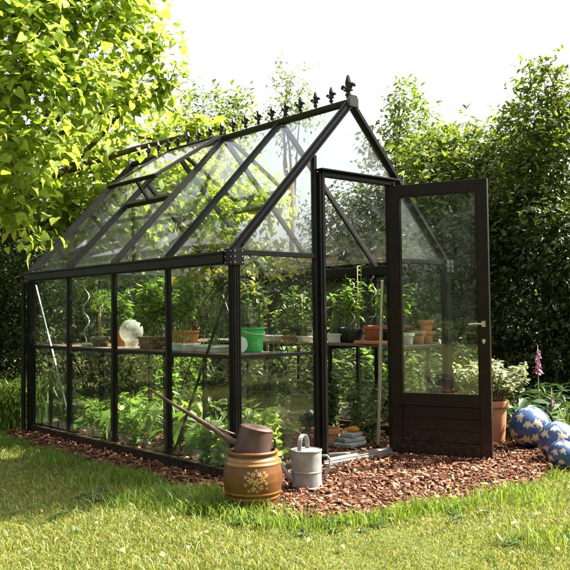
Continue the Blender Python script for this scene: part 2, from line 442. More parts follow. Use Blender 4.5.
def tree(name, label, cat, base, trunk_h, trunk_r, clumps, lsize, mat, per_m2, tmpl=T_OVAL, droop=0.3, group=None, twigs=True, twr=0.006, out=0.6, limbmat=BARKW, shell=0.5):
    base = np.array([base[0], base[1], 0.0])
    root = thing(name, label, cat, base, 0, group)
    cl = [[c[0] - base[0], c[1] - base[1], c[2]] + list(c[3:]) for c in clumps]
    P, D, Nn, Sz, tw = clump_leaves(cl, per_m2, lsize, droop, shell=shell, out=out, twigs=twigs)
    keep = P[:, 2] > 0.03
    mb = MB()
    top = np.array([0.03 * trunk_h, 0.02 * trunk_h, trunk_h])
    mb.tube([(0, 0, -0.05), (0.01, 0, 0.15), tuple(top * 0.5), tuple(top)], [trunk_r * 1.35, trunk_r, trunk_r * 0.85, trunk_r * 0.6], 10)
    for c in cl:
        s = 0.55 + 0.45 * random.random(); r0 = trunk_r * (0.28 + 0.15 * random.random())
        pts = limb_path(top * s, c[:3], 0.10, 7)
        mb.tube(pts, list(np.linspace(r0, max(0.006, r0 * 0.25), 7)), 6)
    if twigs and tw:
        mb.cur = 1
        for t_ in tw:
            mb.tube(t_, [twr, twr * 0.7, twr * 0.3], 4, caps=False)
    mb.build('trunk', [limbmat, TWIG], root, smooth=True)
    leaves('crown', P[keep], D[keep], Nn[keep], Sz[keep], tmpl, mat, root)
    return root


# ------------------------------------------------------------------ the setting
def sheet(name, poly, z, mat, label=None, sub=0):
    mb = MB(); mb.add([(p[0], p[1], z) for p in poly], [tuple(range(len(poly)))])
    o = mb.build(name, mat); o['kind'] = 'structure'
    return o


def groundmat(name, stops, s1=1.3, s2=22, bump=0.6):
    m, t, o = newmat(name)
    p = N(t, 'ShaderNodeBsdfPrincipled'); p.inputs['Roughness'].default_value = 0.95; p.inputs['Specular IOR Level'].default_value = 0.1
    tc = N(t, 'ShaderNodeTexCoord')
    a = N(t, 'ShaderNodeTexNoise'); a.inputs['Scale'].default_value = s1; a.inputs['Detail'].default_value = 6
    b = N(t, 'ShaderNodeTexNoise'); b.inputs['Scale'].default_value = s2; b.inputs['Detail'].default_value = 8; b.inputs['Roughness'].default_value = 0.7
    t.links.new(tc.outputs['Object'], a.inputs['Vector']); t.links.new(tc.outputs['Object'], b.inputs['Vector'])
    ad = N(t, 'ShaderNodeMath', operation='ADD'); t.links.new(a.outputs['Fac'], ad.inputs[0]); t.links.new(b.outputs['Fac'], ad.inputs[1])
    hf = N(t, 'ShaderNodeMath', operation='MULTIPLY'); hf.inputs[1].default_value = 0.5; t.links.new(ad.outputs[0], hf.inputs[0])
    rp = ramp(t, stops); t.links.new(hf.outputs[0], rp.inputs['Fac']); t.links.new(rp.outputs['Color'], p.inputs['Base Color'])
    bp = N(t, 'ShaderNodeBump'); bp.inputs['Strength'].default_value = bump; bp.inputs['Distance'].default_value = 0.03
    t.links.new(b.outputs['Fac'], bp.inputs['Height']); t.links.new(bp.outputs['Normal'], p.inputs['Normal'])
    t.links.new(p.outputs['BSDF'], o.inputs['Surface'])
    return m


LAWNM = groundmat('lawn_turf', [(0.3, (0.04, 0.055, 0.012)), (0.48, (0.08, 0.095, 0.022)), (0.6, (0.15, 0.135, 0.05)), (0.75, (0.22, 0.17, 0.08))])
SOILG = groundmat('bed_soil', [(0.35, (0.02, 0.014, 0.009)), (0.65, (0.065, 0.042, 0.026))], s1=3)
BARKG = groundmat('bark_bed', [(0.35, (0.03, 0.014, 0.009)), (0.65, (0.10, 0.045, 0.026))], s1=5, s2=60)

W_, H_, R_, P_, D1, D2, DT = 2.36, 1.60, 2.827, 0.836, 0.80, 1.633, 2.20
L_ = 4 * P_
sheet('lawn', [(-90, -90), (90, -90), (90, 90), (-90, 90)], 0.0, LAWNM)
front = [gnd(p[0], p[1] + (5 if 230 < p[0] < 520 else 2)) for p in ((12, 440), (40, 447), (75, 457), (112, 467), (150, 477), (185, 488), (212, 499), (245, 512), (285, 519), (330, 517), (370, 512), (405, 507), (450, 498), (500, 488), (545, 477), (590, 468), (650, 455))]
bark_poly = [(float(p[0]), float(p[1])) for p in front] + [(5.6, -0.6), (5.2, 0.9), (3.2, 1.0), (W_ + 0.25, L_ + 0.2), (-0.15, L_ + 0.2)]
sheet('soil_bed', [(3.0, 0.6), (9, -2.5), (14, 2), (12, 14), (3, 13), (0.6, 8), (0.6, 4.4), (2.9, 4.3)], 0.004, SOILG)
sheet('bark_bed', bark_poly, 0.008, BARKG)


def inpoly(P, poly):
    x, y = P[:, 0], P[:, 1]; ins = np.zeros(len(P), bool); n = len(poly)
    for i in range(n):
        x1, y1 = poly[i]; x2, y2 = poly[(i + 1) % n]
        c = ((y1 > y) != (y2 > y)) & (x < (x2 - x1) * (y - y1) / (y2 - y1 + 1e-12) + x1)
        ins ^= c
    return ins


def camspace(P):
    d = P - CAMP[:2]
    return d @ _f[:2], d @ _r[:2]


def noise2(P, s, seed=0):
    r = np.random.default_rng(seed); o = np.zeros(len(P))
    for k in range(6):
        a = r.random() * 2 * PI; f = s * (0.6 + r.random() * 1.2); o += np.sin((P[:, 0] * math.cos(a) + P[:, 1] * math.sin(a)) * f + r.random() * 7)
    return o / 6 * 1.6


def blades(name, P, h, wd, mat, lean=0.5):
    n = len(P); az = rng.random(n) * 2 * PI; lz = rng.random(n) * 2 * PI
    le = lean * (0.3 + rng.random(n)) * h
    side = np.stack([np.cos(az), np.sin(az), np.zeros(n)], 1) * (wd / 2)[:, None]
    ld = np.stack([np.cos(lz) * le, np.sin(lz) * le, np.zeros(n)], 1)
    b = np.concatenate([P, np.full((n, 1), 0.002)], 1); up = np.array([0, 0, 1.0])
    V = np.stack([b - side, b + side,
                  b + ld * 0.3 + up * (h * 0.55)[:, None] + side * 0.85, b + ld * 0.3 + up * (h * 0.55)[:, None] - side * 0.85,
                  b + ld + up * (h * (1 - 0.25 * lean))[:, None]], 1)
    return npmesh(name, V.reshape(-1, 3), [(0, 1, 2, 3), (3, 2, 4)], 5, mat, None, True)


def lawn_grass():
    pts = []; hh = []; ww = []
    for t0, t1, den, wmul in ((3.2, 4.6, 26000, 1.0), (4.6, 6.2, 15000, 1.15), (6.2, 9.0, 4500, 1.6), (9.0, 15.0, 1500, 2.6)):
        wid = lambda t: 0.40 * t + 0.3
        area = (t1 - t0) * 2 * wid((t0 + t1) / 2); n = int(area * den)
        t = t0 + (t1 - t0) * rng.random(n); u = (rng.random(n) * 2 - 1) * wid(t1)
        k = np.abs(u) < wid(t); t, u = t[k], u[k]
        P = CAMP[:2] + t[:, None] * _f[:2] + u[:, None] * _r[:2]
        k = ~inpoly(P, bark_poly) & ~((P[:, 0] > -0.06) & (P[:, 0] < W_ + 0.06) & (P[:, 1] > -0.05) & (P[:, 1] < L_ + 0.06))
        k &= ~((P[:, 0] > 3.0) & (P[:, 1] > 0.6))
        P = P[k]
        pn = noise2(P, 3.0, 3) + 0.5 * noise2(P, 9.0, 5)
        k = rng.random(len(P)) < np.clip(0.72 + 0.4 * pn, 0.12, 1); P = P[k]; pn = pn[k]
        pts.append(P); hh.append((0.012 + 0.018 * rng.random(len(P)) + 0.035 * (rng.random(len(P)) > .95)) * np.clip(1 + 0.5 * pn, 0.5, 1.6)); ww.append((0.0028 + 0.002 * rng.random(len(P))) * wmul)
    P = np.concatenate(pts)
    o = blades('grass', P, np.concatenate(hh), np.concatenate(ww), L_GRASS, 0.95)
    tag(o, 'short mown grass of the lawn with straw coloured blades', 'grass', kind='stuff')


def edge_grass():
    pts = []
    path = np.array([(p[0], p[1]) for p in front])
    seg = np.diff(path, axis=0); ln = np.linalg.norm(seg, axis=1); cum = np.concatenate([[0], np.cumsum(ln)])
    n = 16000
    s = rng.random(n) * cum[-1]; i = np.clip(np.searchsorted(cum, s) - 1, 0, len(seg) - 1)
    P = path[i] + seg[i] * ((s - cum[i]) / ln[i])[:, None]
    nr = np.stack([seg[i][:, 1], -seg[i][:, 0]], 1) / ln[i][:, None]
    P = P + nr * (rng.normal(size=n) * 0.06 + 0.10)[:, None]
    cl = noise2(P, 11, 8) + 0.6 * noise2(P, 4, 9)
    k = rng.random(n) < np.clip(0.5 + 0.65 * cl, 0.03, 1); P = P[k]; cl = cl[k]
    h = (0.03 + 0.07 * rng.random(len(P)) ** 1.5) * np.clip(0.9 + 0.5 * cl, 0.4, 1.7)
    # longer tufts round the jar and left of it
    ex = []
    for (px, py, m, sp) in ((205, 512, 650, .10), (232, 514, 260, .07), (170, 503, 700, .15), (100, 484, 300, .12), (60, 466, 200, .1), (195, 500, 300, .06), (262, 517, 200, .08), (140, 505, 350, .12), (300, 528, 220, .1), (510, 500, 300, .15), (548, 545, 150, .1), (215, 497, 120, .03)):
        c = gnd(px, py)[:2]; ex.append(c + rng.normal(size=(m, 2)) * sp)
    E2 = np.concatenate(ex)
    P = np.concatenate([P, E2]); h = np.concatenate([h, 0.05 + 0.085 * rng.random(len(E2))])
    o = blades('long_grass', P, h, 0.0035 + 0.003 * rng.random(len(P)), L_TUFT, 0.7)
    tag(o, 'longer uncut grass along the edge of the bark mulch', 'grass', kind='stuff')


def chips():
    hexa = [(-.5, -.3), (.05, -.5), (.5, -.25), (.42, .32), (-.08, .5), (-.48, .25)]
    T = np.array([(x, y, 0.0) for x, y in hexa] + [(x * .9, y * .92, 1.0) for x, y in hexa], float)
    F = [(5, 4, 3, 2, 1, 0), (6, 7, 8, 9, 10, 11)] + [(i, (i + 1) % 6, 6 + (i + 1) % 6, 6 + i) for i in range(6)]
    xs = np.array(bark_poly); lo, hi = xs.min(0), xs.max(0)
    n = 52000
    P = lo + (hi - lo) * rng.random((n, 2))
    t, u = camspace(P)
    k = inpoly(P, bark_poly) & (np.abs(u) < 0.4 * t + 0.4) & (t < 8.6) & (P[:, 0] > -0.9)
    inside = (P[:, 0] > -0.04) & (P[:, 0] < W_ + 0.04) & (P[:, 1] > -0.04) & (P[:, 1] < L_)
    k &= ~(inside & (rng.random(n) > 0.35))
    P = P[k]; n = len(P)
    # some spill over the edge
    a = 0.008 + 0.052 * rng.random(n) ** 2.4; b = a * (0.25 + 0.5 * rng.random(n)); c = 0.0025 + 0.005 * rng.random(n)
    d = rdir(n); d[:, 2] *= 0.42; nn = np.array([0, 0, 1.0]) + rng.normal(size=(n, 3)) * 0.45
    x, y, z = frames(d, nn)
    J = 1 + rng.normal(size=(n, 6, 2)) * .28; J = np.concatenate([J, J], 1)
    Q = np.concatenate([P, (0.008 + 0.026 * rng.random(n) ** 1.3)[:, None]], 1)
    V = Q[:, None, :] + T[None, :, 0:1] * J[:, :, 0:1] * x[:, None] * b[:, None, None] + T[None, :, 1:2] * J[:, :, 1:2] * y[:, None] * a[:, None, None] + T[None, :, 2:3] * z[:, None] * c[:, None, None]
    V += rng.normal(size=V.shape) * 0.0012
    o = npmesh('bark_mulch', V.reshape(-1, 3), F, 12, CHIPM)
    tag(o, 'reddish brown bark chips spread in front of the greenhouse', 'bark mulch', kind='stuff')


lawn_grass(); edge_grass(); chips()


WP, WD, WS = [], [], []
for k in range(60):
    g = gnd(*random.choice(((195, 500), (120, 502), (150, 500), (170, 508), (90, 498), (330, 530), (460, 520), (520, 545), (60, 520), (240, 530)))) + np.array([random.gauss(0, .12), random.gauss(0, .12), 0])
    if inpoly(np.array([g[:2]]), bark_poly)[0]: continue
    for q in range(7):
        a = q * .9 + random.random(); WP.append((g[0], g[1], .012 + .015 * random.random())); WD.append((math.cos(a), math.sin(a), .25 + random.gauss(0, .2))); WS.append(.03 + .03 * random.random())
tag(leaves('weeds', np.array(WP), np.array(WD), np.array([0, 0, 1.0]) + rng.normal(size=(len(WP), 3)) * .2, np.array(WS), T_OVAL, L_FERN), 'flat rosettes of broad leaved weeds in the grass', 'weeds', kind='stuff')

# ------------------------------------------------------------------ greenhouse
gh = thing('greenhouse', 'black framed glass greenhouse with fleur-de-lis ridge and open door', 'greenhouse')
SL = Vector((W_ / 2, 0, R_ - H_)); SLN = SL.normalized()          # left slope direction upwards
slopelen = SL.length


def roofpt(side, y, s, off=0.0):
    """point on slope: s metres up from the eave, off metres out along its normal"""
    x = SLN.x * s - SLN.z * off; z = H_ + SLN.z * s + SLN.x * off
    return (x, y, z) if side == 0 else (W_ - x, y, z)


def gpart(mb, name, mat=BLACK, bevel=0.004, parent=gh):
    return mb.build(name, mat, parent, bevel=bevel)


# base rails
for p0, p1 in (((0, 0.05, .05), (0, L_ - .05, .05)), ((W_, 0.05, .05), (W_, L_ - .05, .05)), ((.05, L_, .05), (W_ - .05, L_, .05)), ((.05, 0, .05), (D1 - .03, 0, .05)), ((D2 + .03, 0, .05), (W_ - .05, 0, .05))):
    gpart(MB().bar((p0[0], p0[1], .045), (p1[0], p1[1], .045), .055, .075), 'base_rail')
sill = MB(); sill.bar((D1 - .02, -0.02, .022), (D2 + .02, -0.02, .022), .10, .028); sill.bar((D1 - .02, -0.055, .045), (D2 + .02, -0.055, .045), .012, .02); sill.bar((D1 - .02, 0.01, .045), (D2 + .02, 0.01, .045), .012, .02)
gpart(sill, 'door_sill', ALU, .002)
# corner posts with grooved faces
for cx, cy in ((0, 0), (W_, 0), (0, L_), (W_, L_)):
    m = MB(); m.box((cx, cy, H_ / 2 - .02), (.062, .062, H_ - .04))
    for o_ in (-.02, .0, .02):
        m.box((cx + o_, cy, H_ / 2 - .02), (.009, .072, H_ - .05)); m.box((cx, cy + o_, H_ / 2 - .02), (.072, .009, H_ - .052))
    gpart(m, 'corner_post', bevel=.002)
    c = MB(); c.box((cx, cy, H_ - .045), (.10, .10, .115))
    sx, sy = (-1 if cx == 0 else 1), (-1 if cy == 0 else 1)
    rv = c; rv.cur = 1
    for a in (-.032, .032):
        for b in (-.04, .0, .04):
            rv.tube([(cx + a, cy + sy * .048, H_ - .045 + b), (cx + a, cy + sy * .055, H_ - .045 + b)], .0055, 8)
            rv.tube([(cx + sx * .048, cy + a, H_ - .045 + b), (cx + sx * .055, cy + a, H_ - .045 + b)], .0055, 8)
    rv.build('corner_cap', [BLACK, STEEL], gh, bevel=.004)
# wall bars
for k in (1, 2, 3):
    for x in (0, W_):
        m = MB(); m.box((x, k * P_, (H_ + .02) / 2), (.045, .03, H_ - .18)); m.box((x, k * P_, (H_ + .02) / 2), (.026, .044, H_ - .185))
        gpart(m, 'wall_bar', bevel=.002)
for x in (D1 - .03, D2 + .03):
    m = MB(); m.box((x, L_, (H_) / 2), (.035, .045, H_ - .14)); gpart(m, 'wall_bar', bevel=.002)
# eave beams (gutters)
for x, s in ((0, -1), (W_, 1)):
    m = MB(); m.box((x + s * .02, L_ / 2, H_ - .042), (.085, L_ - .104, .084)); m.box((x + s * .05, L_ / 2, H_ - .012), (.05, L_ - .108, .018)); m.box((x + s * .035, L_ / 2, H_ - .089), (.03, L_ - .106, .012))
    gpart(m, 'eave_beam')
for y in (0, L_):
    for a, b in (((.052, D1 - .055), (D2 + .055, W_ - .052)) if y == 0 else ((.052, W_ - .052),)):
        m = MB(); m.box(((a + b) / 2, y, H_ - .01), (b - a, .05, .035)); gpart(m, 'gable_rail', bevel=.002)
# mid rails
MZ = 0.86
for x in (0.0, W_):
    for k in range(4):
        gpart(MB().bar((x, k * P_ + .04, MZ), (x, (k + 1) * P_ - .04, MZ), .022, .028), 'mid_rail', bevel=.002)
for a, b, y in ((.042, D1 - .05, 0), (D2 + .05, W_ - .042, 0), (.042, D1 - .05, L_), (D1 - .01, D2 + .01, L_), (D2 + .05, W_ - .042, L_)):
    gpart(MB().bar((a, y, MZ), (b, y, MZ), .022, .028), 'mid_rail', bevel=.002)
# ridge
m = MB(); m.box((W_ / 2, L_ / 2, R_ + .0), (.06, L_ + .02, .034)); m.box((W_ / 2, L_ / 2, R_ + .024), (.03, L_ + .02, .016)); gpart(m, 'ridge_beam')
for y in (-.028, L_ + .028):
    m = MB(); m.prism([(-.05, -.045), (.05, -.045), (.05, .02), (.03, .05), (-.03, .05), (-.05, .02)], (W_ / 2, y, R_ + .005), (1, 0, 0), (0, 0, 1), .035)
    gpart(m, 'ridge_end_cap', CAPM, .005)
# rafters
for side in (0, 1):
    for k in range(5):
        y = k * P_; end = k in (0, 4)
        m = MB()
        nrm = Vector(roofpt(side, 0, 0, 1)) - Vector(roofpt(side, 0, 0, 0))
        m.bar(roofpt(side, y, -.015), roofpt(side, y, slopelen - .03), .048 if end else .027, .052 if end else .042, nrm)
        if end:
            m.bar(roofpt(side, y, -.01, .032), roofpt(side, y, slopelen - .03, .032), .02, .012, nrm)
            sgn = -1 if k == 0 else 1
            m.bar(roofpt(side, y + sgn * .032, .06, -.012), roofpt(side, y + sgn * .032, slopelen - .05, -.012), .012, .014, nrm)
        else:
            m.bar(roofpt(side, y, -.01, .026), roofpt(side, y, slopelen - .03, .026), .014, .012, nrm)
        gpart(m, 'rafter', bevel=.002)
# glass: walls
for x in (0.0, W_):
    for k in range(4):
        MB().box((x + (.004 if x == 0 else -.004), (k + .5) * P_, (.10 + H_ - .11) / 2), (.004, P_ - .05, H_ - .22)).build('wall_pane', GLASS, gh)
for a, b in ((.04, D1 - .05), (D1 - .01, D2 + .01), (D2 + .05, W_ - .04)):
    MB().box(((a + b) / 2, L_ - .004, (.10 + H_ - .03) / 2), (b - a, .004, H_ - .14)).build('wall_pane', GLASS, gh)
for a, b in ((.04, D1 - .05), (D2 + .05, W_ - .04)):
    MB().box(((a + b) / 2, .004, (.10 + H_ - .03) / 2), (b - a, .004, H_ - .14)).build('wall_pane', GLASS, gh)
tan = (R_ - H_) / (W_ / 2)
zr = lambda x: H_ + tan * min(x, W_ - x) - .045


def gable(poly, y):
    MB().prism(poly, (0, y, 0), (1, 0, 0), (0, 0, 1), .004).build('gable_pane', GLASSG, gh)


b1, b2 = D1 - .03, D2 + .03
gable([(.06, H_ + .01), (b1 - .02, H_ + .01), (b1 - .02, zr(b1 - .02)), (.06, zr(.06) + .005)], .004)
gable([(b2 + .02, H_ + .01), (W_ - .06, H_ + .01), (W_ - .06, zr(.06) + .005), (b2 + .02, zr(b2 + .02))], .004)
gable([(b1 + .02, DT + .04), (b2 - .02, DT + .04), (b2 - .02, zr(b2 - .02)), (W_ / 2, zr(W_ / 2)), (b1 + .02, zr(b1 + .02))], .004)
gable([(.06, H_ + .01), (W_ / 2, H_ + .01), (W_ / 2, zr(W_ / 2)), (.06, zr(.06))], L_ - .004)
gable([(W_ / 2 + .004, H_ + .01), (W_ - .06, H_ + .01), (W_ - .06, zr(.06)), (W_ / 2 + .004, zr(W_ / 2))], L_ - .004)
# front gable uprights and door frame
for x in (b1, b2):
    m = MB(); m.box((x, 0, (.1 + zr(x)) / 2), (.03, .04, zr(x) - .1)); gpart(m, 'gable_upright', bevel=.002)
for x in (D1, D2):
    m = MB(); m.box((x + (.015 if x == D1 else -.012), -.012, DT / 2 + .01), (.055 if x == D1 else .045, .07, DT + .02)); m.box((x + (.015 if x == D1 else -.012), -.05, DT / 2 + .01), (.016, .01, DT + .018)); gpart(m, 'door_post', bevel=.003)
m = MB(); m.box(((D1 + D2) / 2, -.012, DT + .02), (D2 - D1 - .03, .07, .035)); m.box(((D1 + D2) / 2, -.045, DT + .045), (D2 - D1 + .06, .10, .012)); gpart(m, 'door_head', bevel=.003)
# rear gable middle bar, collar tie
gpart(MB().bar((W_ / 2, L_, H_ + .01), (W_ / 2, L_, zr(W_ / 2)), .03, .03, (0, 1, 0)), 'gable_upright', bevel=.002)
# roof panes and vents
VS0, VS1, VB = .88, slopelen - .02, 2
for side in (0, 1):
    for k in range(4):
        y0, y1 = k * P_ + .02, (k + 1) * P_ - .02
        s1 = VS0 - .02 if k == VB else slopelen - .06
        a, b, c, d = roofpt(side, y0, .05), roofpt(side, y1, .05), roofpt(side, y1, s1), roofpt(side, y0, s1)
        o_ = Vector(a); MB().prism([(0, 0), (y1 - y0, 0), (y1 - y0, s1 - .05), (0, s1 - .05)], o_, (0, 1, 0), (Vector(d) - o_).normalized(), .004).build('roof_pane', GLASSR, gh)
    # vent
    y0, y1 = VB * P_ + .005, (VB + 1) * P_ - .005
    nrm = Vector(roofpt(side, 0, 0, 1)) - Vector(roofpt(side, 0, 0, 0))
    gpart(MB().bar(roofpt(side, y0 + .02, VS0), roofpt(side, y1 - .02, VS0), .045, .05, nrm), 'vent_sill', bevel=.002)
    hinge = Vector(roofpt(side, 0, VS1, .05)); ang = math.radians(14)
    dn = -(Vector(roofpt(side, 0, 1)) - Vector(roofpt(side, 0, 0)))
    vd = (dn * math.cos(ang) + nrm * math.sin(ang)).normalized(); vn = (nrm * math.cos(ang) - dn * math.sin(ang)).normalized()
    vl = .84
    hp = lambda y, l, o=0.0: Vector((hinge.x, y, hinge.z)) + vd * l + vn * o
    m = MB()
    m.bar(hp(y0, 0), hp(y0, vl), .035, .032, vn); m.bar(hp(y1, 0), hp(y1, vl), .035, .032, vn)
    m.bar(hp(y0 + .018, .015), hp(y1 - .018, .015), .035, .034, vn); m.bar(hp(y0 - .015, vl), hp(y1 + .015, vl), .03, .036, vn)
    v = gpart(m, 'roof_vent', bevel=.002)
    MB().prism([(0, 0), (y1 - y0 - .03, 0), (y1 - y0 - .03, vl - .04), (0, vl - .04)], hp(y0 + .015, .03, .004), (0, 1, 0), vd, .004).build('vent_pane', GLASSG, v)  # whitish film of this glass stands in for a pale sky reflection
    ym = (y0 + y1) / 2
    ar = MB(); ar.bar(Vector(roofpt(side, ym, VS0, .01)), hp(ym, vl - .05, -.02), .022, .03, (0, 1, 0)); ar.build('vent_arm', BLACK, v)


# finials
def finial(y, h):
    """fleur-de-lis cut from plate: spear, two side scrolls, collar, foot"""
    s = h
    m = MB(); ux, uz = (0, 1.25, 0), (0, 0, 1)
    cen = [(-.045, .30), (.045, .30), (.05, .48), (.10, .66), (.055, .80), (0, 1.0), (-.055, .80), (-.10, .66), (-.05, .48)]
    m.prism([(a * s, b * s) for a, b in cen], (0, 0, 0), ux, uz, .016 * (s / .1))
    rgt = [(.04, .36), (.10, .50), (.18, .60), (.27, .60), (.31, .50), (.28, .42), (.245, .46), (.25, .52), (.20, .53), (.15, .44), (.10, .34), (.04, .28)]
    m.prism([(a * s, b * s) for a, b in rgt], (0, 0, 0), ux, uz, .013 * (s / .1))
    m.prism([(-a * s, b * s) for a, b in reversed(rgt)], (0, 0, 0), ux, uz, .013 * (s / .1))
    m.box((0, 0, .34 * s), (.026 * (s / .1), .34 * s, .055 * s))
    m.prism([(-.05 * s, 0), (.05 * s, 0), (.035 * s, .06 * s), (.10 * s, .14 * s), (.035 * s, .24 * s), (.03 * s, .33 * s), (-.03 * s, .33 * s), (-.035 * s, .24 * s), (-.10 * s, .14 * s), (-.035 * s, .06 * s)], (0, 0, 0), ux, uz, .018 * (s / .1))
    m.build('finial', BLACK, gh, loc=(W_ / 2, y, R_ + .04), bevel=.0015, seg=1)


finial(0.02, .19)
for i in range(17):
    finial(0.215 + i * 0.187, .135)
# diagonal braces
for p0, p1, mt in (((.03, .05, 1.44), (.03, P_ - .03, .12), BLACK), ((.03, L_ - .04, 1.47), (.03, 3 * P_ + .03, .14), ALU), ((W_ - .03, .05, 1.44), (W_ - .03, P_ - .03, .12), BLACK), ((W_ - .03, L_ - .05, 1.44), (W_ - .03, 3 * P_ + .03, .12), BLACK),
                   ((.06, L_ - .03, 1.5), (D1 - .05, L_ - .03, .12), BLACK), ((W_ - .06, L_ - .03, 1.5), (D2 + .05, L_ - .03, .12), BLACK)):
    gpart(MB().bar(p0, p1, .018, .012, (1, 0, 0)), 'brace', mt, .001)
m = MB(); m.tube([(-.075, L_ + .02, H_ - .1), (-.075, L_ + .02, .0)], .022, 10); m.build('downpipe', BLACK, gh, smooth=True, auto=40)

# door
HX, HY = D2 - .075, -.06
DW, DANG = .80, 1.195      # the door stands about 68 degrees open
dz0, dz1 = .03, 2.185
door_rot = Matrix.Rotation(-DANG, 3, 'Z')
m = MB(); st = .085
m.box((st / 2, 0, (dz0 + dz1) / 2), (st, .045, dz1 - dz0)); m.box((DW - st / 2, 0, (dz0 + dz1) / 2), (st, .045, dz1 - dz0))
m.box((DW / 2, 0, dz1 - .045), (DW - 2 * st, .0445, .09)); m.box((DW / 2, 0, dz0 + .05), (DW - 2 * st, .0445, .10)); m.box((DW / 2, 0, .458), (DW - 2 * st, .0445, .09))
door = m.build('door', DOORP, gh, bevel=.003)
door.location = (HX, HY, 0); door.rotation_euler = (0, 0, -DANG)
m = MB()
n_b = 3; z0 = dz0 + .10; z1 = .413; bh = (z1 - z0) / n_b
for i in range(n_b):
    m.box((DW / 2, 0, z0 + (i + .5) * bh), (DW - 2 * st - .002, .024, bh - .006))
m.box((DW / 2, 0, (z0 + z1) / 2), (DW - 2 * st - .004, .014, z1 - z0))
m.build('kick_panel', DOORP, door, bevel=.002)
MB().box((DW / 2, 0, (.503 + dz1 - .09) / 2), (DW - 2 * st, .004, dz1 - .09 - .503)).build('door_pane', GLASS, door)
m = MB()
for sg in (-1, 1):
    for zz in (.508, dz1 - .095):
        m.box((DW / 2, sg * .016, zz), (DW - 2 * st, .012, .010))
    for xx in (st + .005, DW - st - .005):
        m.box((xx, sg * .016, (.503 + dz1 - .09) / 2), (.010, .012, dz1 - .09 - .518))
m.build('glazing_bead', DOORP, door, bevel=.002)
for sg in (-1, 1):
    m = MB(); hz = 1.06
    m.tube([(DW - .045, sg * .022, hz), (DW - .045, sg * .065, hz)], .009, 10); m.tube([(DW - .045, sg * .062, hz), (DW - .10, sg * .066, hz), (DW - .155, sg * .060, hz - .004)], [.009, .008, .007], 10)
    m.box((DW - .045, sg * .025, hz), (.03, .006, .045)); m.build('handle', STEEL, door, smooth=True, auto=35)
    m = MB(); m.tube([(DW - .045, sg * .022, hz - .13), (DW - .045, sg * .029, hz - .13)], .015, 14); m.box((DW - .045, sg * .028, hz - .142), (.012, .006, .022)); m.build('lock_plate', STEEL, door, smooth=True, auto=35)
for zz in (.35, 1.15, 1.95):
    m = MB(); m.tube([(-.006, -.026, zz - .04), (-.006, -.026, zz + .04)], .008, 10); m.box((.018, -.0235, zz), (.04, .004, .07)); m.build('hinge', BLACK, door, smooth=True, auto=35)

# shelves
SZ = 0.875


def shelf(label, x0, x1, y0, y1, z=SZ):
    r = thing('plant_shelf', label, 'shelf', ((x0 + x1) / 2, (y0 + y1) / 2, 0), 0, 'slatted shelves in the greenhouse')
    hx, hy = (x1 - x0) / 2, (y1 - y0) / 2
    m = MB(); n = 5; long_y = hy > hx
    for i in range(n):
        if long_y:
            wv = 2 * hx / n; m.box((-hx + (i + .5) * wv, 0, z - .011), (wv - .012, 2 * hy, .020))
        else:
            wv = 2 * hy / n; m.box((0, -hy + (i + .5) * wv, z - .011), (2 * hx, wv - .012, .020))
    m.build('slats', SHELFW, r, bevel=.002)
    k = 4 if long_y else 2
    for i in range(k):
        f = -0.94 + 1.88 * i / (k - 1)
        for s in (-1, 1):
            px_, py_ = (s * (hx - .03), f * hy) if long_y else (f * hx, s * (hy - .03))
            MB().box((px_, py_, (z - .025) / 2), (.03, .03, z - .025)).build('leg', BLACK, r, bevel=.002)
        c0, c1 = ((-hx + .02, f * hy), (hx - .02, f * hy)) if long_y else ((f * hx, -hy + .02), (f * hx, hy - .02))
        MB().bar((c0[0], c0[1], z - .04), (c1[0], c1[1], z - .04), .025, .03).build('bearer', BLACK, r, bevel=.002)
    return r


shelf('slatted shelf along the long glass wall nearest the lawn', .06, .50, .10, L_ - .55)
shelf('slatted shelf along the far wall beside the dark hedge with seedling pots', 1.86, 2.30, .06, L_ - .55)
shelf('short slatted shelf across the rear end wall', .10, 2.26, L_ - .50, L_ - .06)


# ------------------------------------------------------------------ pots and plants
def pot_mesh(m, r0, r1, h, rim=0.012, rimh=0.03, n=28, sx=1, sy=1):
    m.lathe([(0.0, 0.0), (r0 * .96, 0.0), (r0, .004), (r1 - rim * .6, h - rimh), (r1 + rim * .4, h - rimh + .002), (r1 + rim * .5, h - .004), (r1 + rim * .3, h), (r1 - rim * .6, h), (r1 - rim, h - .006), (r1 - rim * 1.4, h - rimh), (0.0, h - rimh * 1.0)], n, sx=sx, sy=sy)


def round_pot(parent, r0, r1, h, mat, **kw):
    m = MB(); pot_mesh(m, r0, r1, h, **kw); o = m.build('pot', mat, parent, smooth=True, auto=35)
    s = MB(); rr = r1 * .88; s.lathe([(rr, h - .022), (rr * .5, h - .012), (0, h - .010)], 18, sx=kw.get('sx', 1), sy=kw.get('sy', 1)); s.build('soil', SOILM, parent, smooth=True)
    return o


